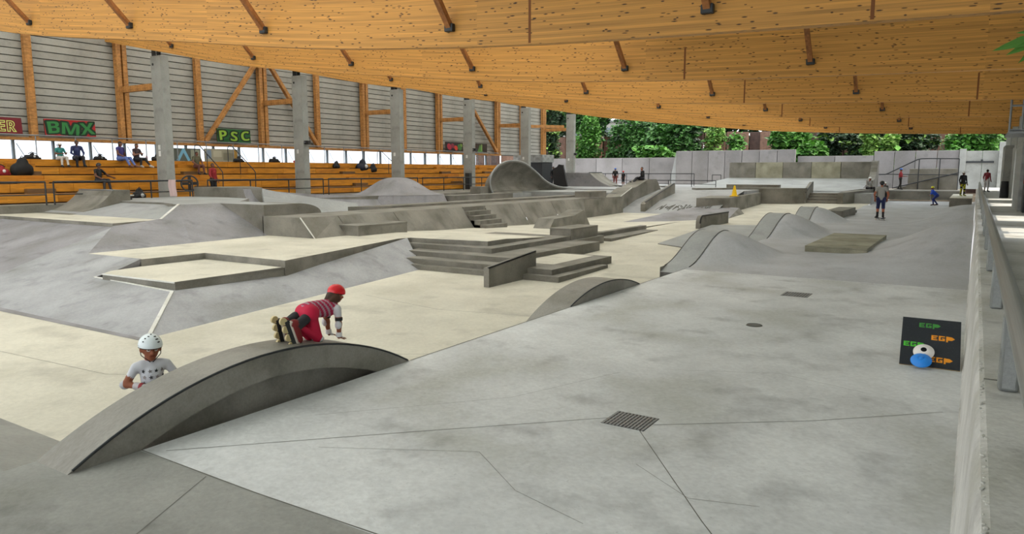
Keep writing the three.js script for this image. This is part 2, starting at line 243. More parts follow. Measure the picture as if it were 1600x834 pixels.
{
  const t = thing('raised_platform', 'wide cream-topped concrete platform above the stair block', 'platform');
  const poly = [[-14.4, -12.06], [-17.62, -12.05], [-17.69, -10.28], [-20.14, -10.25], [-20.66, -16.79], [-18.3, -16.6], [-18.3, -20], [-12.96, -20], [-12.96, -18.91], [-15.9, -18.6], [-16.0, -18.1]];
  const p = prism(poly, 0.3, -0.46); mesh(p.top, M.yellow, 'deck', t); mesh(p.side, M.ledge, 'side', t);
  const yP = interp([[-38, -0.16], [-31, -0.1], [-27.9, 0], [-25.4, 0.08], [-23.2, 0.13], [-20.8, 0.25], [-20, 0.3]]), zs = [-20, -20.8, -22, -23.2, -25.4, -27.9, -31, -38];
  for (let i = 0; i + 1 < zs.length; i++) { const xr = zs[i + 1] >= -23.5 ? -12.96 : -13.2; const q = prism([[-18.6, zs[i]], [xr, zs[i]], [xr, zs[i + 1]], [-18.6, zs[i + 1]]], (x, z) => yP(z), -0.46); mesh(q.top, M.yellow, 'deck', t); mesh(q.side, M.ledge, 'side', t); }
  rebase(t);
}
{
  const t = thing('manual_pad', 'low hexagonal cream pad sitting on the grey bank behind the child in the white helmet', 'platform');
  const q = prism([[-14.39, -9.08], [-17.07, -8.97], [-17.42, -9.35], [-17.62, -10.25], [-17.62, -12.04], [-14.42, -12.04]], 0.13, -0.1);
  mesh(q.top, M.yellow, 'deck', t); mesh(q.side, M.ledge, 'side', t);
  mesh(bar([-14.4, 0.126, -9.08], [-14.42, 0.126, -12.0], 0.03, 0.03), M.ledge, 'edge_coping', t); mesh(bar([-14.4, 0.126, -9.08], [-17.07, 0.126, -8.97], 0.03, 0.03), M.paint, 'edge_coping', t);
  rebase(t);
}
{
  const t = thing('stair_block', 'wide concrete stair block of four grey steps wrapping the platform corner', 'stairs');
  const step = (poly, y, i) => { const p = prism(poly, y, -0.46), s = new THREE.Group(); s.name = 'step'; t.add(s); mesh(p.top, M.ledge, 'tread', s); mesh(p.side, M.ledge, 'riser', s); };
  step([[-14.6, -16.8], [-9.23, -16.8], [-9.23, -19.9], [-14.6, -19.9]], -0.3); step([[-14.8, -17.02], [-9.55, -17.02], [-9.55, -20.85], [-14.8, -20.85]], -0.15);
  step([[-15.3, -17.65], [-11.3, -17.65], [-11.3, -23.63], [-12.25, -23.63], [-12.25, -26], [-15.3, -26]], 0); step([[-15.8, -18.32], [-12.42, -18.32], [-12.42, -23.6], [-15.8, -23.6]], 0.15);
  mesh(prism([[-11.28, -18.0], [-10.05, -18.0], [-10.05, -20.6], [-11.28, -20.6]], -0.142, -0.2).top, M.yellow, 'landing', t);
  rebase(t);
}
{
  const t = thing('hubba_ledge', 'thin dark sloped concrete ledge running down the front of the stair block', 'ledge');
  const p = profileX([[-15.13, -0.46], [-15.13, 0.05], [-17.5, 0.27], [-17.5, -0.46]], -10.5, -10.34); mesh(p.skin, M.ledge, 'top_edge', t); mesh(p.flank, M.ledge, 'side', t);
  mesh(bar([-10.36, 0.052, -15.13], [-10.36, 0.272, -17.5], 0.04, 0.04), M.black, 'edge_coping', t); rebase(t);
}
const blockThing = (name, label, b, top = M.ledge, side = M.ledge, cat = 'ledge') => { const t = thing(name, label, cat), [x0, x1, y0, y1, z0, z1] = b; mesh(box(x0, x1, y0, y1 - 0.05, z0, z1), side, 'body', t); mesh(box(x0 - 0.005, x1 + 0.005, y1 - 0.05, y1, z0 - 0.005, z1 + 0.005), top, 'cap', t); return rebase(t); };
blockThing('concrete_block', 'squat concrete block standing at the head of the stair treads', [-13.3, -12.4, -0.05, 0.42, -25.75, -23.5]);
{
  const t = thing('long_step', 'two-tiered low concrete steps behind the squat block', 'stairs');
  const a = prism([[-13.2, -25.8], [-12.9, -25.8], [-12.9, -32], [-13.2, -32]], -0.0, -0.3), b = prism([[-12.95, -26.5], [-12.17, -26.5], [-12.17, -31.6], [-12.95, -31.6]], -0.16, -0.35);
  for (const p of [a, b]) { const s = new THREE.Group(); s.name = 'step'; t.add(s); mesh(p.top, M.ledge, 'tread', s); mesh(p.side, M.ledge, 'riser', s); } rebase(t);
}
{
  const t = thing('kicker_ledge', 'pale concrete ledge with slanted ends and a raised kick at the back', 'ledge');
  const p = profileX([[-27.45, -0.12], [-27.96, 0.43], [-29.9, 0.48], [-30.85, 0.7], [-31.55, -0.12]], -16.45, -15.6); mesh(p.skin, M.ledge, 'top', t); mesh(p.flank, M.ledge, 'side', t); rebase(t);
}

// ------------------------------------------------------------------ long bank behind the platform
{
  const t = thing('long_bank', 'long steep grey bank with a flat pale top behind the platform', 'ramp'), yB = interp([[-40, -0.2], [-31, -0.12], [-25.4, 0.06], [-20.8, 0.22], [-16.5, 0.29]]);
  const cuts = [-16.6, -18.3, -21.2, -25.7, -27.4, -30.4, -33.6, -36.6];
  for (let i = 0; i + 1 < cuts.length; i++) {
    if (i === 3) continue; const z0 = cuts[i] - 0.012, z1 = cuts[i + 1] + 0.012, far = i === cuts.length - 2 ? 1.2 : 0;
    mesh(polyGeo([[-18.3, yB(z0), z0], [-18.98, 0.96, z0], [-18.98, 0.96, z1 ], [-18.3, yB(z1), z1]]), M.ledge, 'bank_panel', t);
  }
  mesh(polyGeo([[-18.98, 0.96, -16.6], [-20.9, 0.96, -16.6], [-20.9, 0.96, -40], [-18.98, 0.96, -40]]), M.ledge, 'top_strip', t);
  mesh(triGeo([-18.3, 0.2, -16.6, -18.98, 0.96, -16.6, -20.9, 0.96, -16.6, -18.3, 0.2, -16.6, -20.9, 0.96, -16.6, -20.9, 0.2, -16.6]), M.ledge, 'end_wall', t);
  mesh(box(-20.9, -20.86, 0, 0.95, -40, -16.6, 0), M.ledge, 'rear_wall', t);
  mesh(polyGeo([[-18.34, yB(-36.6), -36.6], [-18.98, 0.96, -36.6], [-18.98, 0.96, -37.4]]), M.ledge, 'bank_panel', t);
  mesh(box(-19.3, -18.95, -0.25, 0.93, -43, -36.6, 0), M.ledge, 'brown_wall', t);
  for (const z of [-25.71, -27.39]) mesh(triGeo([-18.3, -0.3, z, -18.3, yB(z), z, -18.98, 0.96, z, -18.3, -0.3, z, -18.98, 0.96, z, -18.98, -0.3, z]), M.ledge, 'stair_cheek', t);
  mesh(bar([-18.3, 0.29, -16.6], [-18.98, 0.97, -16.6], 0.03, 0.03), M.paint, 'hip_edge', t);
  rebase(t);
  const s = thing('bank_stairs', 'narrow flight of five concrete steps cut into the long bank', 'stairs');
  for (let k = 0; k < 5; k++) { const y1 = 0.02 + 0.188 * (k + 1), x1 = -17.7 - 0.3 * k; mesh(box(-19.3, x1, -0.1, y1, -27.4, -25.7 + (k === 0 ? 0 : 0)), k % 2 ? M.ledge : M.ledge, 'step', s); }
  rebase(s);
}
blockThing('bank_bench', 'dark-fronted concrete bench ledge set against the long bank', [-18.9, -17.75, 0.2, 0.66, -20.6, -18.05], M.ledge, M.ledge);
{
  const t = thing('side_bank', 'smooth grey bank climbing from the platform to the upper deck', 'ramp');
  mesh(triGeo([-20.14, 0.3, -10.25, -22.6, 0.82, -12.3, -22.95, 0.93, -14.1, -20.14, 0.3, -10.25, -22.95, 0.93, -14.1, -20.4, 0.3, -13.5, -20.4, 0.3, -13.5, -22.95, 0.93, -14.1, -23.65, 1.35, -15.2, -20.4, 0.3, -13.5, -23.65, 1.35, -15.2, -20.66, 0.3, -16.79, -20.66, 0.3, -16.79, -23.65, 1.35, -15.2, -23.3, 1.35, -16.7]), M.bank, 'bank_face', t); rebase(t);
}
{
  const t = thing('kerbed_deck', 'cream deck with a thin dark kerb at the far left', 'platform');
  const p = prism([[-32, -12.3], [-22.6, -12.3], [-22.95, -14.1], [-31, -14.1], [-31, -16], [-32, -16]], 0.9, 0.4); mesh(p.top, M.yellow, 'deck', t); mesh(p.side, M.ledge, 'kerb', t);
  mesh(polyGeo([[-31, 0.9, -14.1], [-25.2, 0.9, -14.1], [-25.6, 1.34, -16.2], [-31, 1.34, -16.2]]), M.white, 'slope', t); mesh(polyGeo([[-25.2, 0.9, -14.1], [-22.95, 0.9, -14.1], [-23.65, 1.345, -15.3], [-25.6, 1.345, -16.2]]), M.bankLight, 'slope', t);
  mesh(bar([-22.93, 0.92, -14.1], [-23.65, 1.36, -15.25], 0.09, 0.03), M.paint, 'hip_edge', t);
  rebase(t);
  const u = thing('upper_deck', 'flat pale concrete upper deck left of centre in front of the stands', 'platform');
  const q = prism([[-23.65, -15.2], [-23.3, -16.66], [-20.88, -16.66], [-20.88, -17.9], [-24.2, -18.2], [-26.5, -20.4], [-31, -21], [-31, -15.9], [-25.6, -15.9]], 1.35, 0.2); mesh(q.top, M.bankLight, 'deck', u); mesh(q.side, M.ledge, 'side', u); rebase(u);
}
{ // ledge end with rounded drop
  const t = thing('rounded_ledge', 'concrete ledge end with a rounded drop onto the pale bank top', 'ledge'), o = [[-17.9, 0.96], [-17.9, 1.352], [-18.1, 1.352]]; for (let i = 0; i <= 10; i++) { const a = i / 10 * Math.PI / 2; o.push([-18.1 - 1.2 * Math.sin(a) , 0.96 + 0.392 * Math.cos(a)]); }
  const p = profileX(o, -22.6, -20.89); mesh(p.skin, M.ledge, 'top', t); mesh(p.flank, M.ledge, 'side', t); rebase(t);
}
{
  const t = thing('quarter_pipe', 'curved grey quarter pipe on the deck at far left', 'ramp'), o = [[-16.3, 1.2], [-13.9, 0.88]]; for (let i = 0; i <= 14; i++) { const a = i / 14 * 0.96; o.push([-13.9 - 1.72 * Math.sin(a) / Math.sin(0.96), 0.9 + 0.88 * (1 - Math.cos(a)) / (1 - Math.cos(0.96))]); } o.push([-16.3, 1.78]);
  const p = profileX(o, -31, -28.5); mesh(p.skin, M.ledge, 'riding_surface', t); mesh(p.flank, M.ledge, 'side', t); mesh(rod([-31, 1.77, -15.62], [-28.5, 1.77, -15.62], 0.03), M.steel, 'coping', t); rebase(t);
}
{
  const t = thing('box_ledge', 'tall concrete box ledge in front of the man in the red hoodie', 'ledge'), p = prism([[-30.7, -20.6], [-27.9, -20.85], [-27.0, -21.5], [-30, -23.2]], 1.79, 0.9); mesh(p.top, M.ledge, 'cap', t); mesh(p.side, M.ledge, 'side', t); rebase(t);
  const w = thing('bowl_wing', 'pale curved wing wall falling from the box ledge into the bowl', 'ramp');
  mesh(thick((u, v) => { const z = lerp(-21.5, -25.6, u), top = lerp(1.75, 0.98, u ** 0.85); return [lerp(-27.0, -25.2, u) - 0.0 + 1.5 * v, lerp(top, 0.3, Math.pow(v, 0.7)), z + 0.9 * v]; }, 14, 8, 0.12), M.bankLight, 'riding_surface', w); rebase(w);
}
{ // bowl
  const t = thing('concrete_bowl', 'wide concrete bowl with a curved back wall below the stands', 'bowl'), rimY = interp([[-36, 1.05], [-32.7, 1.1], [-27.5, 1.25], [-23.7, 1.48], [-21, 1.74]]);
  mesh(grid((u, v) => { const z = lerp(-20.8, -36, u), a = v * 1.45; return [-24.2 - 3.2 * Math.sin(a) / Math.sin(1.45), lerp(0.15, rimY(z), (1 - Math.cos(a)) / (1 - Math.cos(1.45))), z]; }, 24, 14), M.bank, 'back_wall', t);
  mesh(polyGeo([[-24.2, 0.15, -20], [-20.9, 0.15, -18.3], [-20.9, 0.15, -44], [-24.2, 0.15, -44]]), M.bank, 'bottom', t);
  mesh(grid((u, v) => { const z = lerp(-36, -40.2, u), a = v * 1.3; return [-24.2 - 2.2 * Math.sin(a) / Math.sin(1.3), lerp(0.15, 1.0, (1 - Math.cos(a)) / (1 - Math.cos(1.3))), z]; }, 10, 10), M.ledge, 'back_wall', t);
  const c = []; for (let i = 0; i <= 14; i++) { const z = lerp(-33.5, -41, i / 14); c.push([-26.3 - (z > -36 ? (z + 36) * 0.4 : 0), 1.03, z]); } mesh(tube(c, 0.035, 6), M.steel, 'coping', t);
  rebase(t);
  const k = thing('bowl_kerb', 'low pale kerb along the near lip of the bowl behind the long bank', 'ledge'), p = prism([[-21.8, -21.6], [-20.9, -22.6], [-20.6, -40], [-21.7, -40]], 1.06, 0.2); mesh(p.top, M.ledge, 'top', k); mesh(p.side, M.ledge, 'side', k); rebase(k);
}
{
  const d = structure('floor', 'grey walkway floor in front of the stands', 'floor');
  mesh(box(-32.4, -27.3, 0.3, 1.2, -62, -21.2, 0), M.ledge, 'walkway', d); mesh(box(-32.4, -31, 0.3, 1.2, -21.2, -7, 0), M.ledge, 'walkway', d); mesh(box(-27.4, -26.4, 0.5, 1.04, -60, -36, 0), M.bankLight, 'walkway_edge', d); rebase(d);
}
{
  const t = thing('volcano_mound', 'smooth rounded concrete volcano mound in front of the stands', 'mound'), pr = []; for (let i = 0; i <= 24; i++) { const r = i / 24 * 2.7; pr.push(new THREE.Vector2(r, 0.97 * Math.exp(-((r / 1.7) ** 3.0)))); }
  const g = new THREE.LatheGeometry(pr, 48); g.translate(-28.2, 1.19, -31.9); mesh(boxUV(g), M.bank, 'dome', t); mesh(boxUV(new THREE.CylinderGeometry(2.68, 3.2, 1.06, 48, 1, true).translate(-28.2, 0.67, -31.9)), M.bank, 'plinth', t); rebase(t);
}
{ // over-vertical pocket
  const t = thing('over_vert_pocket', 'tall clamshell concrete pocket curling over the bowl beside the stands', 'ramp');
  const out = [[-39.9, 1.0], [-39.55, 1.57], [-39.6, 2.21], [-40.3, 2.8], [-41.2, 3.12], [-42.4, 3.24], [-43.4, 3.16], [-44.3, 2.95], [-45.6, 2.4], [-46.9, 1.8], [-48.4, 1.42], [-50, 1.26], [-52.5, 1.18], [-55, 1.15]];
  const cv = new THREE.CatmullRomCurve3(out.map(([z, y]) => V(0, y, z)), false, 'centripetal');
  const fn = (u, v) => { const p = cv.getPoint(u), h = p.y, deep = -26.9 - 1.9 * Math.max(0, h - 1.1) / 2.1, zf = lerp(p.z, lerp(-41.0, -53, smooth(0, 1, u)), 0.6), f = [-24.2, 0.15, zf], k = [deep - 1.2, 0.1 + 0.3 * h, lerp(p.z, zf, 0.4)], r = [-26.9, h, p.z], a = (1 - v) ** 2, b = 2 * v * (1 - v), c = v * v; return [0, 1, 2].map((i) => a * f[i] + b * k[i] + c * r[i]); };
  mesh(thick(fn, 60, 20, 0.12), M.ledge, 'shell', t); const e = []; for (let i = 0; i <= 40; i++) { const p = fn(i / 40, 1); e.push([p[0] + 0.02, p[1], p[2]]); } mesh(tube(e, 0.06, 6), M.bankLight, 'rim', t); rebase(t);
  blockThing('concrete_block', 'small concrete block beside the foot of the clamshell pocket', [-27.4, -26.6, 1.1, 1.55, -38.9, -38.0], M.ledge, M.ledge, 'block');
  blockThing('concrete_block', 'small pale block on the ledge left of the seated man', [-20.3, -19.3, 0.9, 1.32, -41.2, -38.9], M.ledge, M.ledge, 'block');
  blockThing('low_deck', 'long low concrete deck behind the bowl coping', [-26.4, -25.4, 0.6, 1.12, -40, -33.6], M.ledge, M.ledge, 'platform');
}
// ------------------------------------------------------------------ hubbas and ramps in the back half
{
  const t = thing('bank_ramp', 'bright pale bank between and beside the two long sloping ledges', 'ramp'), yR = interp([[-80, 1.2], [-50, 1.2], [-45.9, 0.61], [-42.8, -0.16]]);
  mesh(grid((u, v) => { const x = lerp(-19.35, -13.2, u), z = lerp(-42.8, -45.9, v); return [x, yR(z), z]; }, 1, 1), M.white, 'lower_slope', t); mesh(grid((u, v) => { const x = lerp(-19.35, -13.2, u), z = lerp(-45.9, -50, v); return [x, yR(z), z]; }, 1, 1), M.white, 'upper_slope', t);
  // dark lettering scrawled across the lower slope
  for (let k = 0; k < 15; k++) { const x = -17.0 + k * 0.22, zb = -44.3, pts = []; for (let i = 0; i < 6; i++) { const z = zb + R(-0.75, 0.65); pts.push([x + R(-0.12, 0.16), yR(z) + 0.012, z]); } mesh(tube(pts, 0.02, 4), M.joint, 'scrawl', t); }
  rebase(t);
  const d = structure('floor', 'pale concrete terrace at the back of the skate floor', 'floor'); mesh(box(-32, -13.2, 0.6, 1.2, -75, -50, 0), M.white, 'terrace', d); mesh(box(-13.2, -6.2, 0.1, 0.95, -75, -57.2, 0), M.bankLight, 'terrace', d); mesh(box(-32, -19.9, 0.3, 1.12, -50, -44, 0), M.bankLight, 'terrace', d); rebase(d);
}
{
  const t = thing('hubba_ledge', 'tall stepped sloping concrete ledge the man in black sits on', 'ledge'), p = profileX([[-42.9, -0.2], [-42.9, 0.75], [-45.2, 1.42], [-45.9, 1.47], [-48, 1.97], [-49.6, 1.96], [-50.5, 1.18], [-50.5, -0.2]], -20.4, -19.3); mesh(p.skin, M.ledge, 'top', t); mesh(p.flank, M.ledge, 'side', t);
  mesh(bar([-19.32, 0.76, -42.9], [-19.32, 1.43, -45.2], 0.05, 0.03), M.paint, 'edge_coping', t); rebase(t);
}
{
  const t = thing('hubba_ledge', 'slim sloping concrete ledge with a black edge on the bright bank', 'ledge'), p = profileX([[-43.35, -0.25], [-43.35, 0.45], [-43.5, 0.56], [-48.7, 1.68], [-48.75, 1.0], [-48.75, -0.25]], -17.9, -17.6); mesh(p.skin, M.ledge, 'top', t); mesh(p.flank, M.ledge, 'side', t); mesh(bar([-17.66, 0.57, -43.5], [-17.66, 1.69, -48.7], 0.1, 0.05), M.black, 'edge_coping', t); rebase(t);
}
{
  const t = thing('wedge_bank', 'dark grey wedge bank slanting up to the brown ledge blocks', 'ramp');
  const a = [-15.7, -0.19, -34.3], b = [-11.6, -0.17, -40.7], c = [-14.7, 0.36, -46.2], d = [-12.3, 0.26, -45.6];
  mesh(triGeo([...a, ...b, ...d, ...a, ...d, ...c]), M.bank, 'face', t); mesh(triGeo([...a, ...c, -15.2, -0.3, -46.2]), M.ledge, 'flank', t); mesh(triGeo([...b, ...d, -11.6, -0.3, -45]), M.ledge, 'flank', t); rebase(t);
}
{
  const t = thing('concrete_fin', 'short upright concrete fin with a rounded corner and dark edge', 'ledge'), o = [[-38, -0.35], [-38, 0.41], [-33.75, 0.43]]; for (let i = 0; i <= 6; i++) { const a = i / 6 * Math.PI / 2; o.push([-33.75 + 0.35 * Math.sin(a), 0.08 + 0.35 * Math.cos(a)]); } o.push([-33.4, -0.35]);
  const p = profileX(o, -11.0, -10.78); mesh(p.skin, M.ledge, 'top', t); mesh(p.flank, M.ledge, 'side', t); mesh(tube(o.slice(1, -1).map(([z, y]) => [-10.79, y, z]), 0.035, 6), M.black, 'edge_coping', t); rebase(t);
}
{
  const t = thing('ledge_block', 'brown-sided concrete ledge block with the yellow cone on top', 'ledge'), p = prism([[-14.7, -44.6], [-12.85, -45.4], [-12.9, -53.4], [-15.2, -53.4]], (x, z) => 0.87 + 0.018 * (-45.4 - z), -0.2); mesh(p.top, M.ledge, 'top', t); mesh(p.side, M.ledge, 'side', t); rebase(t);
  const u = thing('ledge_block', 'long pale-topped brown ledge behind the yellow cone', 'ledge'), q = prism([[-16.8, -50.8], [-15.0, -53.6], [-11.0, -54.6], [-10.2, -55.6], [-11.5, -56.5], [-17.5, -52]], 1.32, 0.1); mesh(q.top, M.ledge, 'top', u); mesh(q.side, M.ledge, 'side', u); rebase(u);
}
{
  const t = thing('traffic_cone', 'small yellow plastic cone standing on the brown ledge block', 'cone'); const b = box(-0.24, 0.24, 0, 0.05, -0.24, 0.24); mesh(b, M.coneYellow, 'base', t);
  mesh(new THREE.LatheGeometry([[0.2, 0.05], [0.17, 0.09], [0.15, 0.2], [0.08, 0.55], [0.05, 0.68], [0.03, 0.69], [0, 0.69]].map((p) => new THREE.Vector2(...p)), 20), M.coneYellow, 'cone_body', t); t.position.set(-13.1, 0.92, -47.3);
}
{
  const t = thing('bank_ramp', 'grey bank left of the back steps', 'ramp'), p = profileX([[-55.6, 0.2], [-57.3, 0.96], [-57.3, 0.2]], -13.2, -10.5); mesh(p.skin, M.bankLight, 'face', t); mesh(p.flank, M.ledge, 'side', t); rebase(t);
  const s = thing('back_steps', 'short flight of four dark concrete steps at the back', 'stairs'); for (let k = 0; k < 4; k++) mesh(box(-10.25, -8.15, 0.1, 0.24 + 0.178 * (k + 1), -57.4, -55.7 - 0.42 * k), k % 2 ? M.ledge : M.ledge, 'step', s); rebase(s);
  const h = thing('hubba_ledge', 'sloping concrete cheek wall left of the back steps', 'ledge'), q = profileX([[-55.4, 0.1], [-55.4, 0.98], [-58, 1.74], [-58.2, 1.74], [-58.2, 0.1]], -10.5, -10.25); mesh(q.skin, M.ledge, 'top', h); mesh(q.flank, M.ledge, 'side', h); mesh(bar([-10.27, 0.99, -55.4], [-10.27, 1.75, -58], 0.06, 0.04), M.black, 'edge_coping', h); rebase(h);
  const r = thing('hubba_ledge', 'concrete cheek wall right of the back steps with the seated child', 'ledge'), z = prism([[-8.15, -55.5], [-7.8, -55.6], [-6.0, -61], [-6.3, -62], [-8.15, -57.4]], (x, zz) => lerp(1.0, 1.25, smooth(-55.5, -61, zz)), 0.1); mesh(z.top, M.ledge, 'top', r); mesh(z.side, M.ledge, 'side', r); rebase(r);
}
blockThing('low_block', 'low concrete block beside the third wave strip', [-6.35, -5.5, 0.1, 0.55, -44, -39.4], M.ledge, M.ledge);
{ const t = thing('funbox_edge', 'flat cream slab edge running to the low concrete block', 'platform'), p = prism([[-7.2, -38.6], [-6.3, -39.2], [-5.6, -45.4], [-6.9, -46]], 0.32, -0.2); mesh(p.top, M.bankLight, 'deck', t); mesh(p.side, M.ledge, 'side', t); rebase(t); }
blockThing('manual_slab', 'low square brownish concrete slab in the wave trough', [-4.2, -2.5, -0.02, 0.3, -28.3, -23.0], M.slab, M.slab, 'platform');
{ // big back bank with brown wall
  const t = thing('wall_ride', 'broad pale bank topped by a long brown concrete wall ride', 'ramp');
  mesh(polyGeo([[-20.6, 1.2, -60.5], [-7.4, 0.95, -60.5], [-7.4, 1.93, -68], [-19.4, 1.93, -68]]), M.bankLight, 'bank_face', t); mesh(triGeo([-20.6, 1.2, -60.5, -19.4, 1.93, -68, -20.6, 1.2, -68]), M.ledge, 'flank', t);
  for (let k = 0; k < 5; k++) { const w = (19.4 - 7.45) / 5; mesh(box(-19.4 + w * k + 0.02, -19.4 + w * (k + 1) - 0.02, 1.9, 3.33, -68.4, -68, 0.015), k % 2 ? M.slab : M.ledge, 'panel', t); }
  const o = [[-68.4, 0.9], [-68.4, 3.42], [-67.6, 3.4]]; for (let i = 0; i <= 8; i++) { const a = i / 8 * Math.PI / 2; o.push([-67.4 + 2.6 * (1 - Math.cos(a)), 3.3 - 1.5 * Math.sin(a)]); } o.push([-64.6, 0.9]);
  const p = profileX(o, -7.45, -6.95); mesh(p.skin, M.ledge, 'end_fin', t); mesh(p.flank, M.ledge, 'end_fin', t); rebase(t);
  blockThing('low_ledge', 'thin low ledge on the terrace behind the yellow cone', [-16.6, -12.6, 1.1, 1.5, -58.2, -57.6], M.ledge, M.ledge);
}
// ------------------------------------------------------------------ right-hand kerb wall, walkway and rail
{
  const w = structure('wall_right_low', 'sloping pale concrete retaining wall below the walkway rail', 'wall'); w.name = 'wall_kerb';
  const p = profileZ([[0.02, -0.3], [0.02, 0.02], [0.032, 0.05], [0.074, 1.14], [0.082, 1.24], [0.1, 1.29], [0.125, 1.3], [0.42, 1.3], [0.42, -0.3]], 7, -62); mesh(p.skin, M.kerb, 'wall_face', w); mesh(p.flank, M.kerb, 'wall_end', w);
  for (let k = 0; k < 8; k++) mesh(box(0.12, 0.42, 1.295, 1.303, -4.95 - k * 5.8, -4.935 - k * 5.8, 0), M.joint, 'joint', w);
  for (let k = 0; k < 130; k++) { const z = -2.6 - k * k * 0.0005 - k * 0.02 + R(-0.03, 0.03), s = R(0.004, 0.011); const g = new THREE.IcosahedronGeometry(s, 0); g.scale(1, 0.5, R(1, 2.6)); g.rotateY(R(-0.5, 0.5)); g.translate(R(0.1, 0.128), 1.297 + R(-0.004, 0.004), z); mesh(boxUV(g), M.paint, 'rough_render', w); }
  rebase(w);
  const f = structure('floor', 'grey concrete walkway on the right behind the rail', 'floor'); mesh(box(0.42, 4.2, 0.7, 1.15, -75, 7, 0), M.walkway, 'walkway', f); rebase(f);
  const r = thing('guard_rail', 'thick galvanised pipe rail on stub posts along the right kerb', 'rail');
  mesh(rod([0.23, 1.75, 6], [0.23, 1.75, -60], 0.05, 0.05, 16), M.galv, 'top_rail', r); for (let k = 0; k < 22; k++) { const z = -4.75 - 2.87 * (k - 1); mesh(box(0.18, 0.28, 1.3, 1.73, z - 0.05, z + 0.05, 0.02), M.galv, 'post', r); } rebase(r);
}
// right wall of the hall: piers and door openings, roof edge above
{
  const w = structure('wall_right', 'concrete piers and wall panels along the right side with door openings', 'wall');
  const open = [[-18, -21.2], [-24.2, -27], [-33, -37.6], [-42, -44]]; let z = 7;
  for (const [a, b] of [...open, [-62, -62.1]]) { if (z - a > 0.05) mesh(box(1.55, 1.95, 0.7, 3.75, a, z, 0.02), M.column, 'panel', w); z = b; }
  for (const z0 of [-11.46, -19.6, -27.7, -35.9, -44, -52.1]) mesh(box(1.55, 2.1, 3.75, 4.7, z0 - 0.35, z0 + 0.35, 0.02), M.column, 'pier', w);
  mesh(box(1.6, 1.9, 3.6, 6.3, -62, 7, 0), M.column, 'lintel', w); mesh(box(1.2, 1.6, 0.9, 3.9, -50.8, -47.5, 0.03), M.column, 'pier', w); mesh(box(1.25, 1.62, 0.9, 3.4, -34.5, -30.2, 0.03), M.galv, 'cladding_panel', w); rebase(w);
  const d = structure('door_2', 'dark metal door leaf standing open on the right walkway', 'door'); mesh(box(1.36, 1.44, 1.15, 3.3, -30.15, -29.2, 0.01), M.steelDark, 'leaf', d); mesh(box(1.33, 1.37, 2.1, 2.25, -29.5, -29.35, 0.01), plain('#8c3b2c'), 'handle', d); rebase(d);
  const b = thing('waste_bin', 'narrow black bin by the concrete pier on the right walkway', 'bin'); const g = new THREE.CylinderGeometry(0.16, 0.2, 0.8, 12); g.translate(1.28, 1.55, -45.5); mesh(g, M.black, 'body', b); mesh(new THREE.CylinderGeometry(0.14, 0.18, 0.06, 12).translate(1.28, 1.98, -45.5), M.rubber, 'lid', b); rebase(b);
  const s = thing('steel_guard', 'galvanised steel guard frame above the right wall under the roof', 'guard');
  for (const [x, zz] of [[0.78, -28], [1.1, -28], [1.42, -28], [1.42, -31]]) mesh(rod([x, 3.75, zz], [x, 5.6, zz], 0.035), M.steel, 'post', s); for (const y of [3.8, 4.55]) { mesh(rod([0.78, y, -28], [1.42, y, -28], 0.035), M.steel, 'rail', s); mesh(rod([1.42, y, -28], [1.42, y, -31], 0.035), M.steel, 'rail', s); } mesh(box(0.75, 1.5, 3.68, 3.76, -31, -27.9, 0.01), M.steel, 'bracket', s); rebase(s);
  const n = thing('notice_sign', 'small white notice with a blue diamond on the steel guard', 'sign'); mesh(box(0.72, 0.88, 5.18, 5.42, -27.94, -27.92, 0), new THREE.MeshStandardMaterial({ map: canvasTex(128, 192, (c, w2, h2) => { c.fillStyle = '#e8ecee'; c.fillRect(0, 0, w2, h2); c.fillStyle = '#31507e'; c.beginPath(); c.moveTo(64, 45); c.lineTo(104, 90); c.lineTo(64, 135); c.lineTo(24, 90); c.fill(); c.fillStyle = '#e8ecee'; c.fillRect(48, 84, 32, 12); }) , roughness: 0.5 }), 'plate', n); for (const k of [0, 1]) mesh(rod([0.74 + k * 0.12, 5.3, -27.93], [0.74 + k * 0.12, 5.3, -28], 0.01), M.steelDark, 'fixing', n);
  { const m = n.children[0], uv = m.geometry.attributes.uv, p = m.geometry.attributes.position; for (let i = 0; i < p.count; i++) uv.setXY(i, (p.getX(i) - 0.72) / 0.16, (p.getY(i) - 5.18) / 0.24); } rebase(n);
}

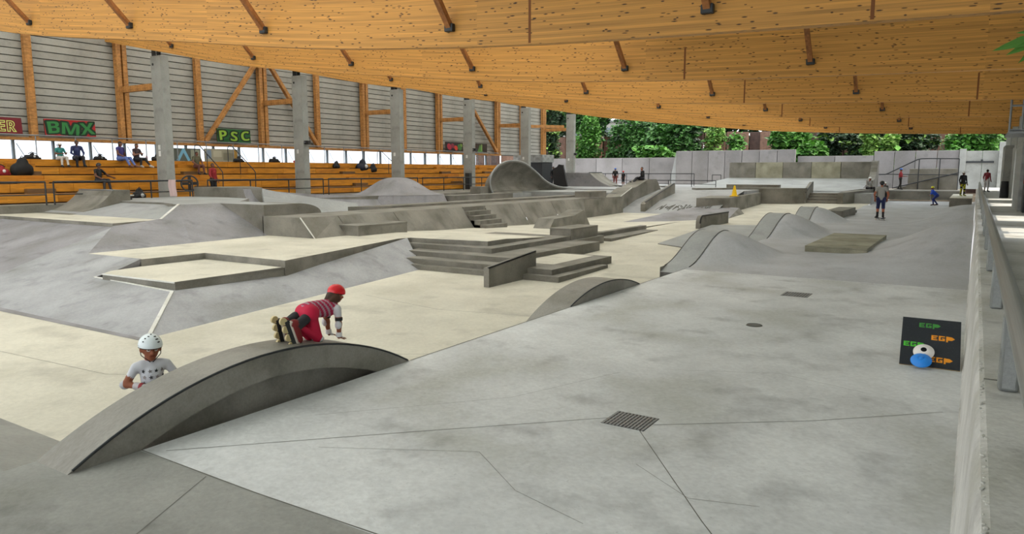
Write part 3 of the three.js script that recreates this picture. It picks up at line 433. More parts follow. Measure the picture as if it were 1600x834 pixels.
// ------------------------------------------------------------------ roof: beams, braces, ceiling
const beamCurve = new THREE.CatmullRomCurve3([[-36, 8.75], [-31.3, 7.84], [-26, 6.85], [-22.4, 6.36], [-16.65, 5.72], [-12.5, 5.3], [-8.2, 5.03], [-4.7, 4.88], [0.7, 4.72], [3, 4.69], [6.5, 4.68]].map(([x, y]) => V(x, y, 0)), false, 'centripetal');
const beamTab = interp(beamCurve.getPoints(300).map((p) => [p.x, p.y]).sort((a, b) => a[0] - b[0])), beamY = (x) => beamTab(x), BD = 1.5, sagNear = (x, i) => i === 2 ? -0.22 * smooth(-20, -6, x) : 0;
function beamGeo(z, th, i2) {
  const n = 64, pos = [], uv = [], quad = (a, b, c, d, ua, ub, va, vb) => { pos.push(...a, ...b, ...c, ...a, ...c, ...d); uv.push(ua, va, ub, va, ub, vb, ua, va, ub, vb, ua, vb); };
  for (let i = 0; i < n; i++) { const x0 = lerp(-36, 2.9, i / n), x1 = lerp(-36, 2.9, (i + 1) / n), y0 = beamY(x0) + sagNear(x0, i2), y1 = beamY(x1) + sagNear(x1, i2); for (const s of [1, -1]) quad([x0, y0, z + s * th / 2], [x1, y1, z + s * th / 2], [x1, y1 + BD, z + s * th / 2], [x0, y0 + BD, z + s * th / 2], x0, x1, 0, BD); quad([x0, y0, z - th / 2], [x1, y1, z - th / 2], [x1, y1, z + th / 2], [x0, y0, z + th / 2], x0, x1, 0, 0.2); quad([x0, y0 + BD, z - th / 2], [x1, y1 + BD, z - th / 2], [x1, y1 + BD, z + th / 2], [x0, y0 + BD, z + th / 2], x0, x1, 0, 0.2); }
  const g = new THREE.BufferGeometry(); g.setAttribute('position', new THREE.Float32BufferAttribute(pos, 3)); g.setAttribute('uv', new THREE.Float32BufferAttribute(uv, 2)); g.computeVertexNormals(); return g;
}
const beamZ = [3.33 + 0, -3.3, -11.46, -19.6, -27.7, -35.9, -44.0, -52.1], beamNames = { 2: 'nearest', 3: 'second', 4: 'third', 5: 'fourth', 6: 'fifth', 7: 'last and farthest' };
const seams = { 2: [-6.86, -1.36], 3: [-6.87, 3.2], 4: [-7.42, -0.15], 5: [-7.86, -0.44], 6: [-8.1, -3.2], 7: [-7.75, -1.0] };
beamZ.forEach((z, i) => {
  if (i < 2) return;
  const t = thing('glulam_beam', `${beamNames[i]} curved glued-timber roof beam counted from the front`, 'beam', 'timber roof beams');
  mesh(beamGeo(z, 0.22, i), M.beam, 'beam_body', t);
  for (const x of [-30, -24.6, -19.25, -13.9, -8.6, -3.65, 1.9]) { const y = beamY(x) + sagNear(x, i) + 0.36, b = mesh(bar([x, y, z + 0.16], [x, beamY(x) + BD - 0.02, z + 1.25], 0.11, 0.11), M.brace, 'brace', t); mesh(box(x - 0.1, x + 0.1, y - 0.09, y + 0.06, z + 0.11, z + 0.21, 0.02), M.steelDark, 'bracket', b); }
  if (i >= 2) for (const x of seams[i]) mesh(box(x - 0.025, x + 0.025, beamY(x) + sagNear(x, i) + 0.02, beamY(x) + (i === 2 ? 1.2 : 0.85), z + 0.1, z + 0.113, 0), M.seam, 'seam', t);
  rebase(t);
});
{
  const c = structure('ceiling', 'pale roof decking resting on the timber beams', 'ceiling');
  const zs = [...[4.8, -3.33], ...beamZ.slice(2)], strips = [[7.0, 4.8], ...zs.slice(0, -1).map((z, i) => [z, zs[i + 1]]), [-52.1, -60.1], [-60.1, -69]];
  for (const [a, b] of strips) for (let k = 0; k < 7; k++) { const x0 = -36 + k * 5.557, x1 = x0 + 5.567; mesh(thick((u, v) => { const x = lerp(x0, x1, u); return [x, beamY(x) + BD + 0.1, lerp(a + 0.01, b - 0.01, v)]; }, 5, 1, 0.09), k < 5 ? M.skylight : M.skylightOld, k < 7 ? 'translucent_panel' : 'roof_panel', c); }
  rebase(c);
}
// columns
[-20.0, -28.15, -36.15, -44.1, -52.1, -60.1].forEach((z, i) => {
  const t = thing('concrete_column', ['nearest concrete column, at the left with a paper notice', 'second concrete column from the left', 'third concrete column, rising behind the round mound', 'fourth concrete column with a dark box at its foot', 'fifth concrete column beside the clamshell pocket', 'farthest concrete column in front of the trees'][i], 'column', 'concrete columns before the stands');
  mesh(box(-32.24, -31.45, 1.2, 7.72, z - 0.2, z + 0.2, 0.02), M.column, 'shaft', t); mesh(box(-32.2, -31.9, 7.68, 8.3, z - 0.14, z - 0.1, 0), M.steelDark, 'bracket', t); mesh(box(-32.2, -31.9, 7.68, 8.3, z + 0.1, z + 0.14, 0), M.steelDark, 'bracket', t); mesh(rod([-32.05, 7.35, z + 0.18], [-32.05, 7.35, z + 0.215], 0.06), M.black, 'anchor_hole', t);
  mesh(box(-32.02, -31.86, 3.5, 3.72, z + 0.2, z + 0.21, 0), plain('#d6d8d4', 0.7), 'notice', t); if (i === 0) mesh(box(-32.02, -31.86, 3.2, 3.45, z + 0.2, z + 0.21, 0), plain('#e4e4e0', 0.7), 'notice', t);
  if (i === 1 || i === 3 || i === 5) { const s = mesh(box(-31.5, -31.2, 4.0, 4.2, z - 0.1, z + 0.16, 0.03), M.black, 'loudspeaker', t); mesh(rod([-31.4, 4.1, z + 0.16], [-31.4, 4.1, z + 0.2], 0.05), M.steel, 'cone', s); }
  if (i === 3) mesh(box(-31.9, -31.5, 1.2, 2.4, z + 0.2, z + 0.5, 0.02), M.steelDark, 'cabinet', t);
  rebase(t);
});
// ------------------------------------------------------------------ left side wall, windows and stands
const postZ = [-3.7, -11.85, -20.0, -28.2, -36.5, -44.6, -52.7, -60.6];
{
  const w = structure('wall_left', 'pale horizontal siding wall with timber posts and braces above the stands', 'wall');
  const rows = 17, pitch = 0.32, gs = {};
  for (let b = 0; b + 1 < postZ.length; b++) for (let h = 0; h < 2; h++) for (let r = 0; r < rows; r++) {
    const z0 = lerp(postZ[b], postZ[b + 1], h / 2), z1 = lerp(postZ[b], postZ[b + 1], (h + 1) / 2), L = +(z0 - z1).toFixed(2); const g = gs[L] ||= boxUV(bar([0, 0, 0], [0, 0, -L], 0.03, pitch - 0.045, 0).applyMatrix4(new THREE.Matrix4().makeRotationZ(-0.08)));
    const m = mesh(g, (r * 7 + b * 3 + h) % 3 ? M.siding : M.sidingB, 'siding_board', w); m.position.set(-35.35, 4.1 + r * pitch, z0);
  }
  mesh(box(-35.7, -35.4, 3.9, 9.8, -60.7, 2, 0), M.sidingGap, 'backing', w);
  postZ.forEach((z, i) => { if (!i) return; for (const s of [-1, 1]) mesh(box(-35.2, -34.9, 3.95, 9.5, z + s * 0.15 - 0.11, z + s * 0.15 + 0.11, 0.012), M.post, 'post', w); mesh(box(-35.19, -35.1, 3.95, 9.5, z - 0.05, z + 0.05, 0), M.postDark, 'post_gap', w); if (i > 1) { const g = structure('trim_' + (i - 1), 'timber strut tying the wall post to the column', 'strut'); mesh(bar([-34.88, 6.4, z], [-32.26, 6.4, z], 0.2, 0.28), M.post, 'strut', g); rebase(g); } });
  for (let i = 0; i + 1 < postZ.length; i++) { const z = (postZ[i] + postZ[i + 1]) / 2; mesh(box(-35.2, -34.95, 3.95, 9.5, z - 0.15, z + 0.15, 0.012), M.post, 'post', w); }
  mesh(bar([-34.95, 8.5, -27.7], [-34.95, 4.1, -24.3], 0.22, 0.2), M.post, 'diagonal', w); mesh(bar([-34.95, 8.5, -28.8], [-34.95, 4.1, -32.2], 0.22, 0.2), M.post, 'diagonal', w); mesh(bar([-34.95, 7.6, -48.9], [-34.95, 4.2, -52.4], 0.22, 0.2), M.post, 'diagonal', w);
  { const g = structure('trim_8', 'long timber strut at the end of the siding wall', 'strut'); mesh(bar([-34.8, 6.4, -53.2], [-32.4, 6.6, -59.7], 0.2, 0.25), M.post, 'strut', g); rebase(g); }
  mesh(box(-35.4, -34.8, 3.86, 3.98, -52.9, 2, 0), M.post, 'sill_beam', w); mesh(box(-35.5, -34.9, 2.2, 3.05, -52.9, 2, 0), M.ledge, 'base_wall', w);
  rebase(w);
}
for (let b = 1; b + 2 < postZ.length; b++) {                 // window band, one window per bay
  const g = structure('window_' + b, `bright window band bay ${['', 'at the far left behind the sitting children', 'left of the first column', 'between first and second column', 'between second and third column', 'between third and fourth column', 'at the far end'][b]}`, 'window'), n = 5;
  const z0 = postZ[b], z1 = postZ[b + 1]; if (b === 1) { }
  for (let k = 0; k < n; k++) { const a = lerp(z0, z1, k / n), c = lerp(z0, z1, (k + 1) / n); mesh(box(-35.2, -35.19, 3.05, 3.86, c + 0.05, a - 0.05, 0), M.glass, 'pane', g); const f = mesh(box(-35.26, -35.12, 3.05, 3.88, a - 0.05, a + 0.05, 0.01), M.frame, 'mullion', g); mesh(bar([-35.1, 3.72, a - 0.1], [-34.9, 3.1, a - 0.34], 0.03), M.frame, 'stay', f); }
  rebase(g);
}
{ // stay-bar hand rail above the stands
  const t = thing('hand_rail', 'thin steel rail with uprights along the top of the stands', 'rail'); mesh(rod([-34.5, 4.06, -11], [-34.5, 4.06, -52], 0.03), M.steel, 'top_rail', t); for (let k = 0; k < 24; k++) mesh(rod([-34.5, 3.03, -12.4 - k * 1.66], [-34.5, 4.06, -12.4 - k * 1.66], 0.025), M.steel, 'post', t); rebase(t);
}
{
  const t = thing('bleachers', 'orange wooden bleachers along the left wall', 'bleachers'), rows = [[-32.3, 1.2, 1.6], [-32.8, 1.6, 2.0], [-33.35, 2.0, 2.34], [-33.9, 2.34, 2.69], [-34.4, 2.69, 3.03]], mats = [M.bleach, M.bleachB, M.bleachC];
  rows.forEach(([x, y0, y1], r) => { for (let k = 0; k < 17; k++) { const z0 = -10.5 - k * 2.45 - (r % 2) * 0.9, z1 = z0 - 2.44; mesh(box(x - 0.05, x, y0 + 0.05, y1, z1, z0, 0.008), mats[(k * 5 + r * 3 + k * r) % 3], 'riser_board', t); } mesh(box(r < 4 ? x - 0.6 : -34.88, x - 0.03, y1 - 0.06, y1 + 0.001, -53, -10.5, 0), M.tread, 'tread', t); mesh(box(Math.max(x - 0.6, -34.88), x - 0.06, y0 - 0.4, y1 - 0.06, -53, -10.5, 0), M.postDark, 'underframe', t); });
  for (const zc of [-14.9, -22.6, -33.5, -43.6, -49.2]) for (let r = 1; r < 5; r++) { const [x, y0, y1] = rows[r]; mesh(box(x, x + 0.28, y0, (y0 + y1) / 2, zc - 0.55, zc + 0.55, 0.01), r % 2 ? M.tread : M.bleachB, 'aisle_step', t); }
  rebase(t);
}
function railing(label, x, z0, z1, yB = 1.2, yT = 2.1, axis = 'z', at = 0) {
  const t = thing('guard_rail', label, 'rail', 'steel guard rails'), P = (s, y) => axis === 'z' ? [x, y, s] : [s, y, at]; const n = Math.max(1, Math.round(Math.abs(z1 - z0) / 2.3));
  mesh(rod(P(z0, yT), P(z1, yT), 0.035), M.steelDark, 'top_rail', t); mesh(rod(P(z0, (yB + yT) / 2 - 0.04), P(z1, (yB + yT) / 2 - 0.04), 0.025), M.steelDark, 'mid_rail', t); for (let k = 0; k <= n; k++) { const s = lerp(z0, z1, k / n); mesh(rod(P(s, yB), P(s, yT), 0.03), M.steelDark, 'post', t); } return rebase(t);
}
railing('dark steel guard rail at the far left before the stands', -30.5, -10, -14.1); railing('dark steel guard rail before the stands under the sitting children', -30.5, -14.4, -20.4); railing('dark steel guard rail before the stands between the first two columns', -30.5, -21.2, -28.4); railing('dark steel guard rail before the stands behind the bowl', -30.5, -28.8, -36.5); railing('dark steel guard rail before the stands beyond the round mound', -30.5, -37, -46);
{ // stair rails in the stands
  for (const [zc, lab] of [[-23.4, 'slanted handrail in the stands above the man in the red hoodie'], [-25.4, 'second slanted handrail in the stands, right of the red hoodie'], [-37.2, 'slanted handrail in the stands left of the third column']]) { const t = thing('stair_rail', lab, 'rail'); mesh(tube([[-34.6, 3.03, zc], [-34.6, 3.85, zc], [-34.2, 3.85, zc], [-32.4, 2.5, zc], [-32.4, 1.6, zc]].map((p) => p), 0.025, 6), M.steelDark, 'tube', t); mesh(rod([-33.6, 2.34, zc], [-33.6, 3.42, zc], 0.02), M.steelDark, 'post', t); rebase(t); }
}
// painted panels on the wall
function panel(name, label, x, y0, y1, z0, z1, draw, tilt = 0) {
  const t = thing(name, label, 'panel'), W = Math.abs(z1 - z0), Hh = y1 - y0; const m = mesh(new THREE.PlaneGeometry(W, Hh), new THREE.MeshStandardMaterial({ map: canvasTex(512, Math.round(512 * Hh / W), draw), roughness: 0.7, side: THREE.DoubleSide }), 'painting', t); m.rotation.y = Math.PI / 2; m.position.set(0.032, Hh / 2, 0); mesh(box(-0.03, 0.03, 0, Hh, -W / 2, W / 2, 0), M.postDark, 'board', t); t.position.set(x, y0, (z0 + z1) / 2); t.rotation.z = tilt; return t;
}
function graffiti(bg, letters, fill, outline, size) { return (c, w, h) => { c.fillStyle = bg; c.fillRect(0, 0, w, h); c.lineJoin = 'round'; c.textAlign = 'center'; c.textBaseline = 'middle'; c.font = `bold ${size}px sans-serif`; let x = w / (letters.length * 2); for (const [i, l] of [...letters].entries()) { c.save(); c.translate(x + (w / letters.length) * i, h / 2 + (i % 2 ? 6 : -4)); c.rotate((i % 2 ? 1 : -1) * 0.09); c.scale(1.5, 1.05); c.lineWidth = size * 0.2; c.strokeStyle = outline; c.strokeText(l, 0, 0); c.fillStyle = fill; c.fillText(l, 0, 0); c.restore(); } }; }
panel('painted_panel', 'dark red graffiti panel reading ER at the far left', -34.78, 4.05, 4.78, -12.9, -15.35, (c, w, h) => { c.fillStyle = '#6e1620'; c.fillRect(0, 0, w, h); c.strokeStyle = '#cfe07a'; c.lineWidth = 13; c.lineCap = 'round'; c.font = 'bold 130px sans-serif'; c.lineWidth = 7; c.textBaseline = 'middle'; c.strokeText('ROLLER', 8, h / 2, w - 60); }, 0.06);
panel('painted_panel', 'red graffiti panel with green letters BMX', -34.78, 4.06, 4.81, -16.25, -18.45, graffiti('#a81c22', 'BMX', '#2f7d3f', '#0e2a16', 160), 0.06);
panel('painted_panel', 'green graffiti panel reading PSC beside the diagonal brace', -34.79, 4.08, 4.82, -24.9, -27.05, graffiti('#1b5a2b', 'PSC', '#8fb53a', '#0d2413', 160), 0.02);
panel('painted_panel', 'dark graffiti panel with red and green shapes left of the fourth column', -34.78, 4.05, 4.8, -45.05, -47.3, (c, w, h) => { c.fillStyle = '#1d1416'; c.fillRect(0, 0, w, h); const r = (a, b, k, s) => { c.fillStyle = s; c.beginPath(); c.ellipse(a * w, b * h, k * w, k * w * 0.8, 0.4, 0, 7); c.fill(); }; r(0.2, 0.5, 0.13, '#a3213a'); r(0.4, 0.4, 0.1, '#7d1c34'); r(0.58, 0.6, 0.1, '#c43a22'); r(0.8, 0.5, 0.13, '#3c6d32'); r(0.9, 0.3, 0.07, '#6d8c3a'); }, 0.06);
panel('painted_panel', 'small green graffiti panel right of the fourth column', -34.78, 4.05, 4.8, -49.07, -50.65, (c, w, h) => { c.fillStyle = '#35281f'; c.fillRect(0, 0, w, h); c.fillStyle = '#4f7f3a'; c.beginPath(); c.moveTo(w * 0.1, h); c.lineTo(w * 0.35, h * 0.1); c.lineTo(w * 0.6, h * 0.9); c.fill(); c.fillStyle = '#86a85a'; c.fillRect(w * 0.45, h * 0.1, w * 0.1, h * 0.7); });
panel('painted_panel', 'grey painted board with a blue letter A behind the seated spectator', -34.8, 3.05, 3.7, -22.15, -23.85, (c, w, h) => { c.fillStyle = '#5c635c'; c.fillRect(0, 0, w, h); c.strokeStyle = '#79b4d2'; c.lineWidth = 46; c.beginPath(); c.moveTo(w * 0.22, h * 0.98); c.lineTo(w * 0.42, h * 0.1); c.lineTo(w * 0.6, h * 0.98); c.stroke(); c.fillStyle = '#9aa08e'; c.fillRect(w * 0.66, h * 0.1, w * 0.3, h * 0.8); });
panel('painted_panel', 'beige weathered board with a blue patch in front of the windows', -34.8, 3.05, 3.72, -24.1, -26.15, (c, w, h) => { c.fillStyle = '#a09c88'; c.fillRect(0, 0, w, h); for (const [a, b, d, e, s] of [[0.05, 0.1, 0.14, 0.7, '#7d8fa4'], [0.25, 0.15, 0.25, 0.5, '#b8b49e'], [0.55, 0.3, 0.3, 0.6, '#8a8775'], [0.86, 0.05, 0.12, 0.9, '#a8823a']]) { c.fillStyle = s; c.fillRect(a * w, b * h, d * w, e * h); } });

// ------------------------------------------------------------------ back wall, gate, landing
{
  const w = structure('wall_back', 'tall grey concrete panel wall closing the yard at the back', 'wall');
  const run = (x0, x1, n, y1, z, y0 = 0.4, lean = 0) => { for (let k = 0; k < n; k++) { const a = lerp(x0, x1, k / n) + 0.02, b = lerp(x0, x1, (k + 1) / n) - 0.02, m = mesh(box(a, b, y0, y1, z - 0.3, z, 0.02), (k * 7 + n) % 3 ? M.wallGrey : M.wallGreyB, 'panel', w); if (lean && k === 0) m.rotation.set(0, 0, 0); } };
  run(-46, -26.9, 6, 4.0, -75); run(-26.7, -14.8, 7, 4.62, -74); run(-14.8, -8.1, 2, 3.98, -75); run(-8.1, -1.35, 4, 4.36, -75);
  mesh(triGeo([-26.7, 4.62, -73.99, -26.7, 0.4, -73.99, -27.5, 0.4, -73.9]), M.bankLight, 'slanted_edge', w);
  mesh(box(-1.35, -0.85, 0.4, 4.45, -75.2, -74.6, 0.02), M.column, 'gate_pier', w); mesh(box(1.5, 2.4, 0.4, 5, -75.2, -74.2, 0.02), M.column, 'gate_pier', w); rebase(w);
  const g = structure('door_1', 'grey metal double gate at the end of the right walkway', 'door'); mesh(box(-0.85, 0.32, 1.0, 4.28, -75.1, -74.95, 0.02), M.column, 'leaf', g); mesh(box(0.34, 1.5, 1.0, 4.28, -75.1, -74.95, 0.02), M.column, 'leaf', g); mesh(box(-0.85, 1.2, 3.25, 3.4, -74.96, -74.86, 0), M.steelDark, 'cross_bar', g); mesh(box(0.25, 0.4, 3.3, 3.55, -74.95, -74.8, 0.02), M.steelDark, 'latch', g); rebase(g);
  const l = thing('landing_stairs', 'concrete landing block and steps with slanting rails at the back right', 'stairs');
  mesh(box(-6.4, -0.85, 0.3, 1.0, -73.9, -66, 0), M.ledge, 'terrace', l); mesh(box(-4.9, -1.3, 1.0, 2.3, -73.9, -70.6, 0.02), M.ledge, 'landing', l); mesh(box(-4.9, -1.3, 2.3, 2.75, -73.9, -71.6, 0.02), M.ledge, 'landing', l);
  const r = profileZ([[-5.9, 1.0], [-1.3, 2.35], [-1.3, 1.0]], -70.5, -69.9); mesh(r.skin, M.ledge, 'ramp_wall', l); mesh(r.flank, M.ledge, 'ramp_wall', l); for (let k = 0; k < 6; k++) mesh(box(-5.7 + k * 0.7, -1.3, 1.0 + k * 0.2, 1.2 + k * 0.2, -71.4, -70.5, 0.01), M.ledge, 'step', l); rebase(l);
  const h = thing('stair_rail', 'dark slanting handrails beside the back landing steps', 'rail');
  mesh(tube([[-7.4, 2.28, -69.9], [-6.5, 2.28, -69.9], [-4.1, 3.56, -69.9], [-1.25, 3.55, -69.9]], 0.05, 6), M.steelDark, 'top_rail', h); mesh(rod([-7.4, 2.28, -69.9], [-1.2, 2.25, -69.9], 0.035), M.steelDark, 'mid_rail', h); mesh(rod([-6.0, 1.1, -69.8], [-1.2, 2.42, -69.8], 0.05), M.steelDark, 'low_rail', h);
  for (const [x, y] of [[-7.3, 2.28], [-4.1, 3.56], [-2.6, 3.55], [-1.25, 3.55]]) mesh(rod([x, 1.0, -69.85], [x, y, -69.85], 0.04), M.steelDark, 'post', h); rebase(h);
  blockThing('corner_deck', 'small pale raised deck in the far right corner of the waves', [-1.4, -0.12, 0.1, 0.78, -65.9, -56.5], M.yellow, M.ledge, 'platform');
  blockThing('low_ledge', 'low grey ledge beside the boy with the blue helmet', [-6.2, -2.9, 0.3, 0.98, -65.9, -65.2], M.ledge, M.ledge);
}
railing('long dark steel guard rail behind the two small children', 0, -33.4, -20.7, 1.2, 2.32, 'x', -62); railing('short low steel rail beside the brown wall ride', 0, -20.5, -19.7, 1.2, 2.2, 'x', -66.5); railing('low steel rail on the terrace behind the long guard rail', 0, -24.5, -18.3, 1.2, 1.75, 'x', -60.4);
{
  const t = thing('lettered_kerb', 'pale kerb with a row of dark letters below the small children', 'kerb'), g = box(-27.4, -21.2, 1.12, 1.2, -58.6, -58.2, 0); mesh(box(-27.4, -21.2, 0.95, 1.34, -58.7, -58.3, 0.01), M.bankLight, 'body', t); for (let k = 0; k < 12; k++) mesh(box(-27.1 + k * 0.48, -26.8 + k * 0.48 + (k % 3) * 0.05, 1.1, 1.26, -58.3, -58.285, 0), M.black, 'letter_mark', t); rebase(t);
  const b = thing('leaning_panel', 'tall black panel leaning by the back corner', 'panel'); const p = profileZ([[-30.2, 1.2], [-30.3, 2.75], [-29.9, 2.9], [-29.75, 3.1], [-29.35, 3.05], [-28.9, 1.25]], -54.2, -54.0); mesh(p.skin, M.black, 'edge', b); mesh(p.flank, plain('#1c1c1e', 0.8), 'face', b); rebase(b);
  const q = thing('mini_ramp', 'grey mini ramp with a pale flank behind the black panel', 'ramp'), o = [[-31.3, 1.2], [-31.3, 2.4], [-28.6, 2.4]]; for (let i = 0; i <= 8; i++) { const a = i / 8; o.push([-28.6 + 2.6 * a, 1.2 + 1.2 * (1 - a) ** 2]); } const r = profileZ(o, -60, -57.5); mesh(r.skin, M.ledge, 'riding_surface', q); mesh(r.flank, M.bank, 'side', q); mesh(rod([-28.6, 2.42, -60], [-28.6, 2.42, -57.5], 0.04), M.steelDark, 'coping', q); rebase(q);
  const n = thing('storage_box', 'pale metal box on the wall end beyond the fifth column', 'box'); mesh(box(-34.6, -31.6, 3.3, 3.95, -56.5, -54.5, 0.03), M.galv, 'body', n); mesh(box(-34.5, -31.7, 1.2, 3.3, -56.4, -54.6, 0.02), M.steelDark, 'stand', n); rebase(n);
}
// steel sheet-pile fence and trees beyond the wall
{
  const t = thing('sheet_pile_fence', 'rust-brown sheet pile wall behind the trees', 'fence'), mats = [M.rust, M.rustB, M.rustC, M.rustB]; for (let k = 0; k < 48; k++) { const x = -62 + k * 1.35, out = k % 2 ? 0 : 0.55; mesh(box(x, x + 1.33, 0, 7.1 + (k % 5 === 2 ? 0.12 : 0), -88.3 + out, -88 + out, 0.03), mats[(k * 3 + (k >> 2)) % 4], 'pile', t); } rebase(t);
  const b = thing('pale_building', 'pale building glimpsed above the fence between the trees', 'building'); mesh(box(-60, -44, 0, 10.6, -116, -110, 0), M.siding, 'wall', b); for (let k = 0; k < 5; k++) mesh(box(-58.5 + k * 3, -57 + k * 3, 8.2, 9.6, -110.05, -109.95, 0), M.frame, 'window', b); mesh(box(-60.3, -43.7, 10.5, 10.8, -116.3, -109.7, 0), M.galv, 'roof_edge', b); rebase(b);
  const g = structure('ground', 'bare earth bed behind the back wall', 'ground'); g.name = 'ground'; mesh(box(-75, 20, -0.6, 0.3, -125, -75.3, 0), concrete('#6a5f4e', mottleB, 3), 'earth', g); mesh(box(-75, -36, -0.7, -0.55, -75, 20, 0), concrete('#9a968c', mottleB, 4), 'yard', g); mesh(box(4.3, 40, -0.2, 1.1, -75, 20, 0), concrete('#9a968c', mottleB, 4), 'yard', g); mesh(box(-75, 40, -0.7, -0.5, 7.5, 60, 0), concrete('#9a968c', mottleB, 4), 'yard', g);
}
const leafMats = ['#386f22', '#4f8a2a', '#7aa34a', '#1c3f17'].map((c) => new THREE.MeshPhysicalMaterial({ color: c, roughness: 0.7, transmission: 0.25, thickness: 0, side: THREE.DoubleSide, vertexColors: true }));
function foliage(n, place, size, mat, parent, aspect = 0.45, name = 'foliage') {
  const pos = [], col = [], c = new THREE.Color();
  for (let i = 0; i < n; i++) {
    const p = place(), s = size * R(0.6, 1.3), d = V(R(-1, 1), R(-0.9, 0.5), R(-1, 1)).normalize(), up = V(R(-0.5, 0.5), 1, R(-0.2, 0.9)).normalize(), w = new THREE.Vector3().crossVectors(d, up).normalize().multiplyScalar(s * aspect), nrm = new THREE.Vector3().crossVectors(w, d).normalize().multiplyScalar(s * 0.1), k = R(0.65, 1.25);
    const a = p, b = p.clone().addScaledVector(d, s * 0.45).add(w).add(nrm), e = p.clone().addScaledVector(d, s), f = p.clone().addScaledVector(d, s * 0.45).sub(w).add(nrm);
    for (const q of [a, b, e, a, e, f]) { pos.push(q.x, q.y, q.z); c.setRGB(k * R(0.9, 1.1), k, k * 0.85); col.push(c.r, c.g, c.b); }
  }
  const g = new THREE.BufferGeometry(); g.setAttribute('position', new THREE.Float32BufferAttribute(pos, 3)); g.setAttribute('color', new THREE.Float32BufferAttribute(col, 3)); g.computeVertexNormals(); boxUV(g); const m = mesh(g, mat, name, parent); m.userData.kind = 'stuff'; return m;
}
function tree(name, label, x, z, y0, h, rx, kind, n, size, group = 'trees beyond the back wall') {
  const t = thing(name, label, 'tree', group), bark = M.rustC; mesh(tube([[x, 0.2, z], [x + R(-0.2, 0.2), y0 * 0.6, z], [x + R(-0.3, 0.3), y0 + h * 0.7, z]], 0.11, 6), bark, 'trunk', t);
  const clumps = []; for (let k = 0; k < 16; k++) clumps.push([R(-1, 1), R(0, 1), R(-1, 1), R(0.35, 0.6)]);
  foliage(n * 1.5 | 0, () => { const c = clumps[(rnd() * 16) | 0], v = V(R(-1, 1), R(-1, 1), R(-1, 1)).normalize().multiplyScalar(c[3] * (0.55 + 0.45 * rnd())); return V(x + (c[0] * 0.75 + v.x) * rx * 0.8, y0 + (c[1] * 0.85 + v.y * 0.45 + 0.05) * h, z + (c[2] * 0.7 + v.z) * Math.min(rx, 1.6) * 0.8); }, size * 0.82, leafMats[kind], t);
  foliage(n * 0.25 | 0, () => { const c = clumps[(rnd() * 16) | 0]; return V(x + c[0] * rx * 0.7 + R(-0.6, 0.6), y0 + c[1] * h * 0.85, z + c[2] + R(-0.4, 0.4)); }, size, leafMats[(kind + 3) % 4], t, 0.45, 'inner_foliage');
  rebase(t);
}
tree('ivy_column', 'tall dark ivy-clad trunk left of the farthest column', -45.1, -80, 2.5, 9.5, 1.5, 3, 2600, 0.4); tree('ivy_column', 'narrow ivy-covered trunk right of the farthest column', -40.5, -81, 2.6, 7.6, 2.0, 1, 2800, 0.4);
tree('leafy_tree', 'high leafy crown above the sheet pile wall', -43.5, -86, 7.4, 4.5, 4.5, 0, 2600, 0.5); tree('broadleaf_bush', 'big dark green bush right of the narrow ivy trunk', -34.6, -81, 2.4, 6.6, 4.2, 0, 4200, 0.48);
tree('broadleaf_bush', 'wide bush with long drooping leaves above the wall', -29.2, -80, 2.2, 6.0, 3.8, 0, 3600, 0.6); tree('broadleaf_bush', 'low bush with bright star-shaped leaves behind the wall edge', -30.8, -78.2, 2.4, 2.8, 2.6, 1, 900, 0.75);
tree('ivy_column', 'pale ivy-covered stump left of the bare sheet piles', -24.6, -80, 2.6, 5.4, 1.35, 2, 2200, 0.38); tree('broadleaf_bush', 'small green bush beside the bare sheet piles', -22.2, -81, 2.6, 3.8, 1.7, 1, 1500, 0.42);
tree('broadleaf_bush', 'bright large-leaved bush left in the right-hand hedge', -15.6, -79, 2.4, 4.6, 3.0, 1, 2400, 0.7); tree('broadleaf_bush', 'dark green bush in the middle of the right-hand hedge', -11.6, -81, 2.4, 4.8, 2.6, 3, 2400, 0.5);
tree('broadleaf_bush', 'pale drooping bush above the back landing', -8.2, -79.5, 2.6, 4.2, 1.7, 2, 1700, 0.62); tree('broadleaf_bush', 'dark bush right of the pale drooping bush', -5.2, -81, 2.6, 4.6, 2.4, 3, 2200, 0.5); tree('broadleaf_bush', 'fresh green bush above the metal gate', -0.8, -80, 2.6, 4.4, 2.6, 1, 2400, 0.5); tree('leafy_tree', 'shaded tree behind the right-hand hedge', -9, -85, 3.2, 7, 6, 3, 3400, 0.6); tree('leafy_tree', 'shaded tree behind the metal gate', 2.6, -85, 3.2, 7, 4.5, 3, 2600, 0.6); tree('leafy_tree', 'shaded tree behind the star-leaved bush', -32, -85.5, 4, 6, 5, 3, 3000, 0.55);
for (const [x, lab] of [[-50, 'far left'], [-39, 'left of centre'], [-27, 'right of centre'], [-17, 'behind the right-hand hedge'], [-6, 'above the pale drooping bush'], [5, 'at the far right']]) tree('backdrop_tree', `tall dark tree at the back of the grove, ${lab}`, x, -94 + R(-1, 1), 3, 12, 7.5, 3, 4200, 0.85);
